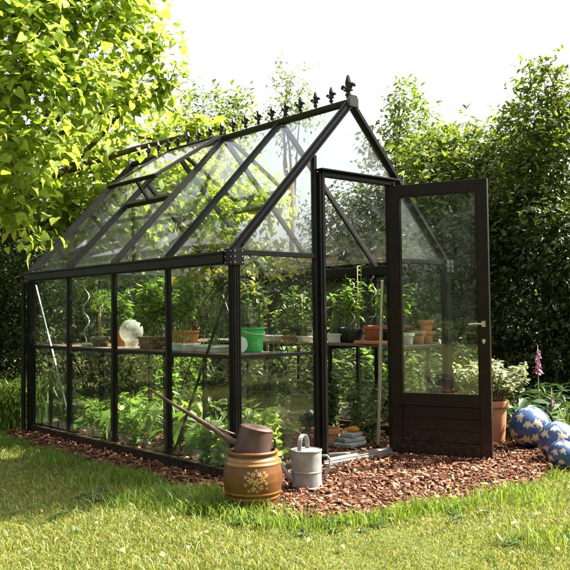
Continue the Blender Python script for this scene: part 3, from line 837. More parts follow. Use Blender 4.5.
def box_pot(parent, lx, ly, h, mat, name='pot'):
    m = MB(); t_ = .008; tp = .88
    a = [(-lx / 2 * tp, -ly / 2 * tp, 0), (lx / 2 * tp, -ly / 2 * tp, 0), (lx / 2 * tp, ly / 2 * tp, 0), (-lx / 2 * tp, ly / 2 * tp, 0)]
    b = [(-lx / 2, -ly / 2, h), (lx / 2, -ly / 2, h), (lx / 2, ly / 2, h), (-lx / 2, ly / 2, h)]
    c = [(x * (1 - 2 * t_ / lx), y * (1 - 2 * t_ / ly), h) for x, y, _ in b]; d = [(x, y, h - .015) for x, y, _ in c]
    m.add(a + b + c + d, [(3, 2, 1, 0)] + [(i, (i + 1) % 4, 4 + (i + 1) % 4, 4 + i) for i in range(4)] + [(4 + i, 4 + (i + 1) % 4, 8 + (i + 1) % 4, 8 + i) for i in range(4)] + [(8 + i, 8 + (i + 1) % 4, 12 + (i + 1) % 4, 12 + i) for i in range(4)])
    for sy in (-1, 1):
        m.box((0, sy * (ly / 2 + .003), h - .008), (lx + .012, .006, .016))
    for sx in (-1, 1):
        m.box((sx * (lx / 2 + .003), 0, h - .008), (.006, ly, .0155))
    o = m.build(name, mat, parent, bevel=.002)
    s = MB(); s.box((0, 0, h - .02), (lx - 2 * t_ - .002, ly - 2 * t_ - .002, .008)); s.build('soil', SOILM, parent)
    return o


def bushy(parent, z0, h, r, nst, nlv, ls, mat, tmpl=T_OVAL, sx=1.0, sy=1.0, stem=STEMG, droop=0.3, spread=0.5, sr=.004, low=.25):
    """several stems rising from the soil with leaves along them"""
    m = MB(); P, D = [], []
    per = max(2, nlv // nst)
    for i in range(nst):
        a = random.random() * 2 * PI; rr = math.sqrt(random.random())
        b = Vector((math.cos(a) * rr * r * sx * spread, math.sin(a) * rr * r * sy * spread, z0 - .015))
        hh = h * (.6 + .4 * random.random())
        e = Vector((math.cos(a) * rr * r * sx + random.gauss(0, .15) * r, math.sin(a) * rr * r * sy + random.gauss(0, .15) * r, z0 + hh))
        mid = (b + e) / 2 + Vector((random.gauss(0, .08) * r, random.gauss(0, .08) * r, .05 * h))
        pts = [b, b * .4 + mid * .6, mid, mid * .4 + e * .6, e]
        m.tube(pts, [sr, sr * .9, sr * .8, sr * .6, sr * .3], 5, caps=False)
        for k in range(per):
            f = low + (1 - low) * random.random()
            q = pts[0].lerp(mid, f * 2) if f < .5 else mid.lerp(e, f * 2 - 1)
            aa = random.random() * 2 * PI
            P.append(q); D.append((math.cos(aa), math.sin(aa), .35 - droop + random.gauss(0, .3)))
    m.build('stem', stem, parent, smooth=True)
    P = np.array([tuple(p) for p in P]); D = np.array(D)
    n = len(P); nn = np.array([0, 0, 1.0]) + rng.normal(size=(n, 3)) * .35
    leaves('foliage', P, D, nn, ls * (.6 + .7 * rng.random(n)), tmpl, mat, parent)


def seedlings(parent, z0, lx, ly, n, h, mat=L_CROP, ls=.035):
    m = MB(); P, D = [], []
    for i in range(n):
        x, y = (random.random() - .5) * lx, (random.random() - .5) * ly; hh = h * (.55 + .5 * random.random())
        e = Vector((x + random.gauss(0, .015), y + random.gauss(0, .015), z0 + hh))
        m.tube([(x, y, z0 - .015), (x + random.gauss(0, .004), y, z0 + hh * .5), e], [.0022, .002, .0012], 5, caps=False)
        for k in range(7):
            f = .45 + .55 * k / 6; a = k * 2.4 + i
            P.append((x + (e.x - x) * f, y + (e.y - y) * f, z0 + hh * f)); D.append((math.cos(a), math.sin(a), .35 + random.gauss(0, .2)))
    m.build('stem', STEMG, parent, smooth=True)
    P, D = np.array(P), np.array(D); nn = np.array([0, 0, 1.0]) + rng.normal(size=(len(P), 3)) * .3
    leaves('foliage', P, D, nn, ls * (.6 + .6 * rng.random(len(P))), T_NARROW if ls < .03 else T_OVAL, mat, parent)


def onshelf(px, x):
    """point on the shelf top below image column px at world x"""
    d = FWD + RGT * (px - 285) / CF; t = (x - CX) / d[0]
    return (x, CY + d[1] * t, SZ + .001)


# left shelf, far to near
p = onshelf(100, .27)
b = thing('bonsai_tree', 'small bonsai with pale trunk in a low oval pot', 'bonsai', p, .9)
m = MB(); pot_mesh(m, .095, .115, .085, n=36, sx=1.15, sy=.75); m.build('pot', BONSAIP, b, smooth=True, auto=35)
m = MB(); m.lathe([(.10, .075), (.05, .09), (0, .095)], 20, sx=1.15, sy=.75); m.build('moss', pmat('moss', (.08, .12, .02), (.16, .18, .03), 40, .95, bump=.5), b, smooth=True)
m = MB(); tp = [(.02, 0, .08), (.012, 0, .15), (-.008, .005, .24), (-.022, 0, .33), (-.03, 0, .40)]; m.tube(tp, [.021, .016, .014, .012, .008], 9)
bonc = [(-.10, .0, .40, .075, .075, .045), (.06, .02, .36, .08, .08, .04), (-.02, 0, .47, .085, .085, .05), (-.13, .02, .34, .05, .05, .03), (.12, 0, .42, .05, .05, .03), (.05, 0, .14, .05, .05, .035)]
for c in bonc:
    m.tube(limb_path(tp[3] if c[2] > .3 else tp[0], c[:3], .1, 5), [.008, .007, .006, .004, .003], 6)
m.build('trunk', pmat('bonsai_bark', (.30, .17, .10), (.45, .28, .18), 20, .8, bump=.3), b, smooth=True)
P, D, Nn, Sz, _ = clump_leaves(bonc, 2600, .022, .1, twigs=False)
leaves('foliage', P, D, Nn, Sz, T_OVAL, L_CROP, b)

p = onshelf(86, .20)
s_ = thing('spiral_stake', 'silver spiral plant stake standing by the bonsai', 'plant stake', (p[0], p[1], p[2]))
m = MB(); pts = []
for i in range(60):
    f = i / 59; a = f * 2.6 * 2 * PI; rr = .028 * min(1, f * 4 + .1)
    pts.append((math.cos(a) * rr, math.sin(a) * rr, .02 + f * .60))
m.tube([(0, 0, 0)] + pts, .0055, 8); m.build('rod', STEEL, s_, smooth=True)
m = MB(); m.lathe([(0, 0), (.05, 0), (.05, .012), (0, .014)], 18); m.build('foot', STEEL, s_, smooth=True, auto=40)

p = onshelf(131, .22)
bag = thing('plastic_bag', 'crumpled clear plastic bag between bonsai and brown planter', 'bag', p)
m = MB(); prof = [(0.0, 0), (.05, .0), (.054, .02), (.056, .04)] + [(.104 * math.cos(q), .142 + .104 * math.sin(q)) for q in np.linspace(-.95, PI / 2 - .02, 22)] + [(0, .246)]
m.lathe(prof, 56)
bn = [(rng.normal(size=3), rng.normal(size=3) * 38, rng.random() * 6) for _ in range(14)]
def crease(x, y, z):
    v = 0
    for _, k_, ph in bn: v += abs(math.sin(k_[0] * x + k_[1] * y + k_[2] * z + ph))
    return 1 + .16 * (v / 14 - .64) + random.gauss(0, .008)
m.v = [(x * c_, y * c_, .14 + (z - .14) * c_ if z > .05 else z) for x, y, z in m.v for c_ in (crease(x, y, z),)]
m.build('film', BAGM, bag)

p = onshelf(122, .40)
t_ = thing('potted_plant', 'leafy plant in a red terracotta pot behind the clear plastic bag', 'potted plant', p)
round_pot(t_, .06, .08, .14, TERRA2); bushy(t_, .14, .42, .17, 10, 200, .075, L_CROP)

p = onshelf(153, .25)
t_ = thing('planter', 'brown trough planter full of pepper plants on the shelf', 'planter', p, 1.45)
box_pot(t_, .30, .15, .10, BROWNPOT); bushy(t_, .10, .50, .20, 14, 460, .085, L_CROP, sx=1.1, sy=.7)
p = onshelf(183, .36)
t_ = thing('planter', 'orange terracotta trough planter with bushy herbs', 'planter', p, 1.45)
box_pot(t_, .26, .15, .15, TERRA2); bushy(t_, .15, .46, .20, 16, 460, .07, L_CROP, sx=1.1, sy=.8)
p = onshelf(183, .16)
t_ = thing('seed_tray', 'white plastic seed tray in front of the orange trough', 'seed tray', p, 1.5)
box_pot(t_, .24, .15, .06, WHITEP, 'tray'); seedlings(t_, .06, .2, .1, 24, .10, L_CROP, .028)
p = onshelf(213, .22)
t_ = thing('seed_tray', 'white seed tray with thin wispy plants beside the corner post', 'seed tray', p, 1.5)
box_pot(t_, .30, .17, .05, WHITEP, 'tray'); bushy(t_, .05, .42, .16, 20, 300, .045, L_DULL, T_NARROW, sx=1.1, sy=.7, sr=.0025)
p = onshelf(252, .37)
t_ = thing('bucket', 'bright green plastic bucket on the shelf by the corner', 'bucket', p)
m = MB(); m.lathe([(0, 0), (.066, 0), (.07, .004), (.088, .165), (.093, .168), (.094, .178), (.086, .18), (.084, .172), (.068, .012), (0, .01)], 36); m.build('body', GREENP, t_, smooth=True, auto=35)
hd = MB(); hd.tube([(.09 * math.cos(a), .012 + .06 * math.sin(a) * .3 - .0, .165 - .05 * math.sin(a)) if False else (.092 * math.cos(a), -.092 * math.sin(a), .16 - .03 * math.sin(a)) for a in np.linspace(0, PI, 14)], .003, 6); hd.build('handle', WHITEP, t_, smooth=True)
bushy(t_, .12, .3, .1, 8, 70, .06, L_DULL, T_NARROW)
p = onshelf(240, .2)
t_ = thing('plate', 'round white plate leaning against the green bucket', 'plate', p)
m = MB(); m.prism([(math.cos(a) * .05, math.sin(a) * .06) for a in np.linspace(0, 2 * PI, 28)[:-1]], (0, 0, .061), _r, (Vector((0, 0, 1)) + Vector(_f) * .18).normalized(), .006); m.build('disc', WHITEP, t_, bevel=.002)

# right shelf seedlings etc.
for i, (px, lab) in enumerate(((262, 'white tray of tall seedlings behind the green bucket'), (275, 'white tray of tall seedlings right of the green bucket'), (289, 'small tray with a bent seedling, middle of the seedling row'), (304, 'white tray with a cane and seedlings beside the door post'))):
    p = onshelf(px, 2.02)
    t_ = thing('seed_tray', lab, 'seed tray', p, 1.2, 'trays of seedlings on the far shelf')
    box_pot(t_, .17, .11, .055, WHITEP if i != 2 else TERRA, 'tray'); seedlings(t_, .055, .12, .07, 7, .32, L_LETT, .05)
    if i == 3:
        m = MB(); m.tube([(0, .02, .04), (.01, .02, .44)], .005, 6); m.build('cane', CANE, t_, smooth=True)
p = onshelf(333, 1.98)
t_ = thing('seed_tray', 'clear white pot of fine seedlings just inside the doorway', 'seed tray', p, 1.0)
box_pot(t_, .13, .11, .085, WHITEP, 'tray'); seedlings(t_, .085, .1, .08, 26, .2, L_LETT, .026)
p = onshelf(355, 2.05)
t_ = thing('potted_plant', 'climbing plant with bamboo cane in a black pot', 'potted plant', p)
round_pot(t_, .07, .09, .13, BLACKPOT); bushy(t_, .13, .62, .1, 5, 80, .055, L_CROP)
m = MB(); m.tube([(.03, 0, .1), (.035, .0, .72)], .006, 7); m.build('cane', CANE, t_, smooth=True)
m = MB(); m.tube([(-.04 + .02 * math.cos(i * .5), .02 * math.sin(i * .5), .1 + i * .012) for i in range(40)], .004, 6); m.build('spiral_stake', STEEL, t_, smooth=True)
p = onshelf(375, 2.06)
t_ = thing('potted_plant', 'broad red pot with a spiral stake and a young plant', 'potted plant', p)
round_pot(t_, .085, .115, .16, REDPOT); bushy(t_, .16, .38, .1, 3, 24, .08, L_CROP)
m = MB(); m.tube([(-.02 + .022 * math.cos(i * .45), .022 * math.sin(i * .45), .13 + i * .013) for i in range(38)], .0045, 6); m.build('spiral_stake', STEEL, t_, smooth=True)
p = onshelf(366, 1.93)
t_ = thing('roof_tile', 'pair of flat terracotta tiles lying on the shelf in the doorway', 'tile', p, -.2)
for i, (dx, dy, rz) in enumerate(((0, 0, 0), (.02, -.13, .25))):
    m = MB(); m.box((0, 0, .014), (.16, .19, .026)); o_ = m.build('slab', TERRA, t_, bevel=.004); o_.location = (dx, dy, .0005); o_.rotation_euler = (0, 0, rz)
for px, x, r0, r1, h, mt, lab in ((407, 1.96, .04, .052, .10, WHITEP, 'small white pot behind the open door glass'), (417, 1.99, .05, .065, .115, TERRA, 'square edged terracotta pot next to the small white pot'), (429, 2.08, .055, .07, .11, TERRA2, 'wide terracotta pot with a dibber behind the door glass'), (441, 2.22, .05, .062, .21, TERRA2, 'tall orange pot in the corner of the shelf')):
    d = FWD + RGT * (px - 285) / CF; t0 = (x - CX) / d[0]; yy = max(.13, CY + d[1] * t0)
    t0 = (yy - CY) / d[1]; xx = min(CX + d[0] * t0, 2.235)
    t_ = thing('flower_pot', lab, 'pot', (xx, yy, SZ + .001), 0)
    m = MB(); pot_mesh(m, r0, r1, h, n=28); m.build('pot', mt, t_, smooth=True, auto=35)
    m = MB(); m.lathe([(r1 * .85, h - .024), (0, h - .018)], 16); m.build('soil', SOILM, t_, smooth=True)
    if 'dibber' in lab:
        m = MB(); m.tube([(.01, 0, h - .03), (.03, .01, h + .09)], [.006, .011], 8); m.build('dibber', CANE, t_, smooth=True)
p = onshelf(425, 2.05)
t_ = thing('potted_plant', 'light green leafy plant growing behind the terracotta pots', 'potted plant', (2.12, .42, SZ + .001))
round_pot(t_, .07, .09, .13, BLACKPOT); bushy(t_, .13, .5, .2, 9, 150, .07, L_CROP)
for (x, y, lab, h, r, mt) in ((2.08, .95, 'tomato plant in a black pot midway along the far shelf', .5, .18, L_CROP), (2.1, 1.6, 'bushy dull green plant in a black pot on the far shelf', .45, .2, L_DULL), (2.1, 2.3, 'wide leafy plant in a black pot near the rear corner', .5, .24, L_DULL), (1.3, L_ - .28, 'tall bushy plant in a black pot on the rear shelf', .6, .26, L_CROP), (.75, L_ - .28, 'round leafy plant in a black pot at the rear shelf end', .45, .22, L_DULL)):
    t_ = thing('potted_plant', lab, 'potted plant', (x, y, SZ + .001))
    round_pot(t_, .07, .095, .14, BLACKPOT); bushy(t_, .14, h, r, 9, 190, .075, mt)

p = onshelf(261, 2.0)
t_ = thing('oval_disc', 'white oval disc on an added stick among the seedlings', 'plant marker', (p[0], p[1] + .14, p[2]))  # plain white oval disc, its stick is added
m = MB(); m.tube([(0, 0, 0), (0, 0, .24)], .005, 8); m.build('stick', CANE, t_, smooth=True)
m = MB(); m.prism([(math.cos(a) * .055, math.sin(a) * .085) for a in np.linspace(0, 2 * PI, 28)[:-1]], Vector((0, 0, .27)) - Vector(_f) * .009, _r, (0, 0, 1), .006); m.build('plate', WHITEP, t_, bevel=.002)

# hanging vine near the roof inside the front gable
v = thing('vine', 'yellowing vine hanging below the roof by the front corner', 'vine', (.35, .45, 0))
m = MB(); P, D = [], []
for i in range(9):
    e = Vector((random.uniform(.0, .62), random.uniform(-.28, .6), random.uniform(1.36, 1.72)))
    st_ = Vector((.15, .9, .9)); pts = limb_path(st_, e, .35, 8); m.tube(pts, [.006 - .0005 * k for k in range(8)], 5)
    for k in range(26):
        q = Vector(pts[3 + random.randrange(5)]) + Vector([random.gauss(0, .07) for _ in range(3)]); a = random.random() * 2 * PI
        P.append(q); D.append((math.cos(a), math.sin(a), -.5))
m.build('stem', TWIG, v, smooth=True)
P = np.array([tuple(q) for q in P]); k = P[:, 2] < 1.85; P = P[k]; D = np.array(D)[k]
leaves('foliage', P, D, np.array([0, 0, 1.0]) + rng.normal(size=(len(P), 3)) * .35, .075 * (.6 + .6 * rng.random(len(P))), T_HEART, L_YEL, v)


# vegetable bed on the floor
def squash(x, y, lab, n=26, r=.34, h=.42, fl=2):
    t_ = thing('squash_plant', lab, 'squash plant', (x, y, 0))
    m = MB(); P, D, Sz = [], [], []
    for i in range(n):
        a = i * 2.4 + random.random() * .5; rr = r * (.35 + .65 * random.random()); hh = h * (.45 + .55 * random.random())
        e = (math.cos(a) * rr, math.sin(a) * rr, hh); m.tube([(0, 0, 0), (e[0] * .35, e[1] * .35, hh * .7), e], [.009, .008, .005], 6)
        P.append(e); D.append((math.cos(a), math.sin(a), -.7 + random.gauss(0, .35))); Sz.append(.10 + .11 * random.random())
    m.build('stem', STEMG, t_, smooth=True)
    P, D = np.array(P), np.array(D)
    leaves('foliage', P, D, np.array([0, 0, .7]) + D * np.array([.8, .8, 0]) + rng.normal(size=(n, 3)) * .3, np.array(Sz), T_HEART, L_SQ, t_)
    for i in range(fl):
        a = random.random() * 2 * PI; c = Vector((math.cos(a) * r * .4, math.sin(a) * r * .4, h * .7))
        PP = np.array([tuple(c)] * 6); DD = np.array([(math.cos(k * PI / 3), math.sin(k * PI / 3), .9) for k in range(6)])
        leaves('flower', PP, DD, np.array([[0, 0, 1.0]] * 6) + .01, np.full(6, .055), T_OVAL, L_ORNG, t_)
    return t_


squash(.50, 2.15, 'squash plant with broad leaves and an orange flower at the second pane', fl=1)
squash(.48, 1.45, 'squash plant with yellow flowers in the middle of the long wall', fl=2)
squash(.52, 1.0, 'broad leaved squash plant nearest the front corner', n=20, fl=0, h=.34)
squash(.50, 2.8, 'low squash plant at the far end of the wall', n=16, fl=1, h=.3)


def lettuce(loc, lab, r=.13, h=.16, n=30):
    t_ = thing('lettuce', lab, 'lettuce', (loc[0], loc[1], 0.01))
    m = MB()
    for i in range(n):
        a = i * 2.4; f = (i + .5) / n; tilt = .1 + 1.0 * f; L = r * (.55 + .35 * random.random()); wv = L * 1.1
        out = Vector((math.cos(a), math.sin(a), 0)); sd = Vector((-math.sin(a), math.cos(a), 0))
        z0 = h * (1 - f) * .72; rows, cols = 7, 11; vs = []; ph = random.random() * 7
        ax = out * math.sin(tilt) + Vector((0, 0, math.cos(tilt))); nr = out * math.cos(tilt) - Vector((0, 0, math.sin(tilt)))
        for ri in range(rows):
            q = ri / (rows - 1)
            for ci in range(cols):
                u = ci / (cols - 1) * 2 - 1
                wd = wv * (.18 + .82 * math.sin(PI * (.5 * min(q * 1.15, 1)))) * (1 - .45 * max(0, q - .75) / .25)
                edge = max(abs(u) ** 2, q ** 3)
                fr = .16 * L * edge * math.sin(u * 10 + q * 7 + ph) + random.gauss(0, .02) * L * edge
                cup = .35 * L * (u * u * .5 - .0) - .3 * L * q * q
                vs.append(out * (r * .12) + Vector((0, 0, z0)) + ax * (L * q * (1 - .25 * u * u)) + sd * (u * wd * .5) - nr * (cup * -1 if False else cup * .6) + nr * fr)
        m.add(vs, [(ri * cols + ci, ri * cols + ci + 1, (ri + 1) * cols + ci + 1, (ri + 1) * cols + ci) for ri in range(rows - 1) for ci in range(cols - 1)])
    m.build('foliage', L_LETT, t_, smooth=True)
    return t_


q = at(212, 462, 5.78); lettuce((max(q[0], .17), q[1]), 'bright lettuce behind the glass left of the brown jar', h=.24, r=.19)
q = at(266, 440, 5.75); lettuce((q[0], q[1]), 'tall pale lettuce behind the spout can, by the corner post', h=.46, r=.19, n=44)
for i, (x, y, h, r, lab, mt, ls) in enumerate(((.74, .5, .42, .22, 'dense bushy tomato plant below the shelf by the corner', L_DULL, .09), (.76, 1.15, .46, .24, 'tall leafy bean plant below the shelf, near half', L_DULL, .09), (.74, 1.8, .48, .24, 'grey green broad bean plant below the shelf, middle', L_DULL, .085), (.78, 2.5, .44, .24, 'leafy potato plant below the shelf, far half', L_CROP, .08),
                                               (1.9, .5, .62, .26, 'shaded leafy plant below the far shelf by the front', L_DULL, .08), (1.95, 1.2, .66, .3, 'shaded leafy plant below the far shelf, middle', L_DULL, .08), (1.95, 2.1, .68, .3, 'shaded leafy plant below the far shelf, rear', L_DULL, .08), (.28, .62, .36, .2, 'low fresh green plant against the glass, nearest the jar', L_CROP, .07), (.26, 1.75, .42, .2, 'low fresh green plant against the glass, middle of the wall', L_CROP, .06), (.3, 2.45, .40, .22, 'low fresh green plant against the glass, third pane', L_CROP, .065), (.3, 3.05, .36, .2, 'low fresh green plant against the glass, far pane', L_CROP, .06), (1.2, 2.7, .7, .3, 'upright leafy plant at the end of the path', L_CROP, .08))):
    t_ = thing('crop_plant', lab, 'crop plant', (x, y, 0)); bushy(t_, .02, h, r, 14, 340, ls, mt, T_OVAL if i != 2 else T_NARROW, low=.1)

for i, (x, y, h, r, lab, mt) in enumerate(((2.85, .45, 1.0, .42, 'leafy garden shrub outside the far wall nearest the door', L_DULL), (2.9, 1.3, .9, .42, 'leafy garden shrub outside the middle of the far wall', L_CROP), (2.85, 2.2, 1.05, .45, 'leafy garden shrub outside the far wall towards the rear', L_DULL), (2.9, 3.1, 1.0, .45, 'leafy garden shrub by the rear corner post', L_DULL),
                                         (2.2, 4.1, .95, .45, 'bushy garden shrub behind the rear wall near the corner', L_CROP), (1.5, 4.3, .85, .42, 'bushy garden shrub behind the middle of the rear wall', L_DULL))):
    t_ = thing('garden_shrub', lab, 'shrub', (x, y, 0)); bushy(t_, .01, h, r, 22, 900, .085, mt, T_OVAL, stem=TWIG, low=.12, spread=.55)
for i, (x, y, h, r, lab) in enumerate(((1.75, 1.0, .6, .24, 'round leaved bean plant by the path, near the door'), (1.8, 1.75, .62, .26, 'round leaved bean plant by the path, halfway'), (1.7, 2.45, .6, .26, 'round leaved bean plant by the path, far end'))):
    t_ = thing('bean_plant', lab, 'bean plant', (x, y, 0)); bushy(t_, .02, h, r, 14, 300, .085, L_DULL, T_HEART, low=.1)

# things on the floor in the doorway
g = gnd(326, 446)
t_ = thing('flower_pot', 'wide terracotta pot on the ground inside the doorway', 'pot', (g[0], g[1] , .012))
m = MB(); pot_mesh(m, .10, .125, .145, rim=.016, rimh=.04, n=36); m.build('pot', TERRA, t_, smooth=True, auto=35)
m = MB(); m.lathe([(.108, .105), (0, .115)], 20); m.build('soil', SOILM, t_, smooth=True)
bushy(t_, .12, .1, .05, 3, 8, .05, L_CROP)
g = gnd(349, 447)
for i, (dx, dy, dz, sx, sy, rz, lab) in enumerate(((0, 0, 0, .30, .2, .3, 'large grey slate lying flat at the bottom of its pile'), (.02, .01, .038, .25, .17, -.1, 'middle grey slate of the pile inside the door'), (.03, .0, .076, .2, .13, .25, 'smallest grey slate on top of the pile'))):
    t_ = tag(MB().prism([(-sx / 2, -sy / 2), (sx * .4, -sy * .55), (sx / 2, sy * .3), (sx * .2, sy / 2), (-sx * .45, sy * .42)], (0, 0, .018), (1, 0, 0), (0, 1, 0), .034).build('slate_slab', SLATE, None, bevel=.006), lab, 'slate', 'slates inside the door')
    t_.location = (g[0] + dx, g[1] + dy, .014 + dz); t_.rotation_euler = (0, 0, rz)
for i, (dx, dy, rz) in enumerate(((.0, -.02, .4), (.06, .02, 1.3))):
    m = MB(); m.lathe([(0, -.06), (.016, -.05), (.024, 0), (.016, .05), (0, .06)], 12)
    o_ = m.build('squash', L_ORNG, None, smooth=True); o_.location = (g[0] + .03 + dx, g[1] + dy, .15); o_.rotation_euler = (PI / 2, 0, rz)
    tag(o_, ('small yellow squash lying at the left on the slates', 'small yellow squash lying at the right on the slates')[i], 'squash', 'squashes on the slate pile')
g = gnd(378, 449)
t_ = thing('metal_pole', 'grey metal pole leaning against the door frame', 'pole', (g[0], g[1], .01))
pt = Vector((D2 - .075, .03, 1.42)) - Vector((g[0], g[1], .01))
m = MB(); m.tube([(0, 0, 0.0), tuple(pt)], .0145, 12); m.build('tube', ALU, t_, smooth=True, auto=40)
m = MB(); m.tube([tuple(pt * .0), tuple(pt * .02)], .017, 12); m.build('end_cap', BLACKPOT, t_, smooth=True, auto=40)
for px, py, L, rz, lab in ((337, 458, .32, -.1, 'weathered timber offcut lying beside the door sill'), (405, 452, .28, .1, 'weathered timber strip below the open door')):
    g = gnd(px, py); m = MB(); m.box((0, 0, .0), (L, .05, .02)); o_ = m.build('timber_offcut', WOODP, None, bevel=.003); o_.location = (g[0], g[1] - .04, .038); o_.rotation_euler = (.03, .03, rz); tag(o_, lab, 'timber')


# ------------------------------------------------------------------ brown glazed jar
def motif_flowers(ang, z):
    """painted blossom spray on the jar: true where a petal lies"""
    u = ((ang - JA + PI) % (2 * PI) - PI) * .18; v_ = z - .175
    for (cx, cz, r) in JF:
        du, dv = u - cx, v_ - cz; d = math.hypot(du, dv); th = math.atan2(dv, du)
        if d < r * (.72 + .28 * math.cos(5 * th + cx * 90)) and d > r * .18:
            return True
    return False


JA = math.atan2(-1, -.0)
JF = [(0, 0, .026), (.038, .018, .022), (-.036, .012, .022), (.02, .042, .017), (-.02, .043, .016), (.03, -.028, .018), (-.018, -.036, .018), (.064, .034, .013), (-.063, .030, .012), (.062, -.008, .013), (-.064, -.014, .012), (.052, .052, .010), (-.046, .052, .010), (.006, -.05, .010), (-.046, -.046, .010), (.066, -.036, .010), (0.0, .066, .009)]
g = gnd(253, 509)
jar_at = Vector((g[0], g[1], .008))
jv = CAMP[:2] - np.array(g[:2]); JA = math.atan2(jv[1], jv[0]) + .12
jar = thing('glazed_jar', 'round brown glazed jar with painted cream blossom', 'jar', jar_at)
GLZ = pmat('brown_glaze', (.085, .031, .006), (.14, .055, .011), scale=9, rough=.38, r2=.55, bump=.06, bscale=25, coat=.05)
OCH = pmat('ochre_glaze', (.19, .085, .018), (.27, .13, .03), scale=9, rough=.3, coat=.15)
CRM = pmat('cream_glaze', (.34, .20, .06), (.50, .34, .13), scale=30, rough=.35, coat=.2)
ctl = [(.0, 0), (.132, 0), (.140, .008), (.154, .06), (.170, .115), (.177, .165), (.175, .21), (.163, .262), (.148, .294), (.140, .304), (.150, .312), (.152, .322), (.146, .330), (.136, .330), (.130, .322), (.128, .30), (.15, .2), (.12, .05), (0, .03)]
prof = []
for i in range(len(ctl) - 1):
    (r0, z0), (r1, z1) = ctl[i], ctl[i + 1]
    r_m, r_p = ctl[max(i - 1, 0)], ctl[min(i + 2, len(ctl) - 1)]
    nn_ = 26 if 3 <= i <= 6 else 6
    for k in range(nn_):
        prof.append((r0 + (r1 - r0) * k / nn_, z0 + (z1 - z0) * k / nn_))
prof.append(ctl[-1])
# smooth the outline between control points, and raise the throwing rings
pr = np.array(prof)
for _ in range(14):
    q = pr.copy(); sm = (q[:-2] + q[2:]) / 2; mask = (q[1:-1, 1] > .01) & (np.arange(1, len(q) - 1) < 150); pr[1:-1][mask] = (q[1:-1][mask] + sm[mask]) / 2
outer = np.arange(len(pr)) < int(len(pr) * .72)
for zc in (.072, .100, .262, .283):
    pr[:, 0] += np.where(outer, .004 * np.exp(-((pr[:, 1] - zc) / .006) ** 2), 0)


def jar_mat(a, z):
    if any(abs(z - zc) < .0065 for zc in (.072, .100, .262, .283)): return 1
    if .262 < z < .296: return 1
    return 2 if motif_flowers(a, z) else 0


m = MB(); m.lathe([tuple(q) for q in pr], 260, mfun=jar_mat)
m.build('body', [GLZ, OCH, CRM], jar, smooth=True); jar.scale = (1, 1, 1.04)

# copper watering can standing in the mouth of the jar
can = thing('watering_can', 'tarnished copper watering can with very long spout set on brown jar', 'watering can', (jar_at.x, jar_at.y, jar_at.z + .332))
rv_, uv_ = Vector(_r), Vector((0, 0, 1)); fv_ = Vector(_f)
tilt = Matrix.Rotation(math.radians(12), 3, fv_)      # leans to the right
T_ = lambda v: tilt @ Vector(v)


def cpt(r, u, f=0.0):
    return T_(rv_ * r + uv_ * u + fv_ * f)


m = MB(); m.lathe([(0, -.012), (.112, -.012), (.114, -.006), (.109, .02), (.101, .12), (.0985, .137), (.101, .141), (.0985, .145), (.096, .141), (.098, .12), (.106, .0), (0, -.004)], 48)
m.v = [tuple(T_(v)) for v in m.v]
m.build('body', COPPER, can, smooth=True, auto=35)
tipw = Vector(at(149, 389, 5.05)) - can.location
b0 = cpt(-.10, .030)
m = MB(); pts = [cpt(-.085, .032), b0.lerp(tipw, .06) + Vector((0, 0, -.008)), b0.lerp(tipw, .25), b0.lerp(tipw, .6), tipw]
m.tube(pts, [.024, .021, .016, .0115, .0075], 14); m.tube([b0.lerp(tipw, .965), tipw], [.011, .0105], 12); m.tube([b0.lerp(tipw, .30), b0.lerp(tipw, .325)], [.0185, .0175], 12)
m.build('spout', COPPER, can, smooth=True, auto=40)
m = MB(); m.tube([cpt(-.095, .075), b0.lerp(tipw, .33)], .0065, 8); m.build('strut', COPPER, can, smooth=True)
m = MB(); m.tube([cpt(.097, .10), cpt(.118, .098), cpt(.126, .07), cpt(.122, .04), cpt(.106, .024)], .0075, 8); m.build('handle', BLACKPOT, can, smooth=True)
m = MB(); m.lathe([(.0985, .142), (.085, .151), (.05, .157), (0, .159)], 40); m.v = [tuple(T_(v)) for v in m.v]; m.build('lid', COPPER, can, smooth=True)

# galvanised watering can
g = gnd(307, 489)
can2 = thing('watering_can', 'galvanised zinc watering can with arched handle on the bark', 'watering can', (g[0], g[1], .012))
fx = lambda r, u, f=0.0: rv_ * r + uv_ * u + fv_ * f
m = MB(); m.lathe([(0, .006), (.098, .006), (.104, 0), (.105, .010), (.101, .014), (.100, .10), (.1025, .104), (.1025, .110), (.100, .114), (.099, .235), (.103, .240), (.103, .248), (.098, .250)], 48)
m.lathe([(.098, .250), (.096, .244), (.06, .247), (.0, .249)], 48)
m.build('body', GALV, can2, smooth=True, auto=18)
m = MB()
ha, hb = (rv_ * .45 + fv_ * .89), (rv_ * .89 - fv_ * .45)
arc = [ha * (.062 * math.cos(q)) + Vector((0, 0, .246 + .10 * math.sin(q) ** .8)) - rv_ * .02 for q in np.linspace(PI - .001, .001, 15)]
for i in range(len(arc) - 1):
    d_ = arc[i + 1] - arc[i]; m.bar(arc[i], arc[i + 1] + d_ * .05, .03, .005, hb.cross(d_))
m.build('top_handle', GALV, can2, bevel=.001)
m = MB(); m.tube([fx(.098, .205), fx(.135, .205), fx(.155, .18), fx(.15, .12), fx(.125, .08), fx(.10, .07)], .008, 10); m.build('back_handle', GALV, can2, smooth=True)
m = MB(); m.tube([fx(-.085, .05, -.02), fx(-.12, .08, -.035), fx(-.165, .15, -.055), fx(-.185, .19, -.065)], [.026, .02, .015, .013], 14)
m.tube([fx(-.183, .186, -.064), fx(-.190, .20, -.067)], [.0165, .0175], 14); m.build('spout', GALV, can2, smooth=True, auto=40)

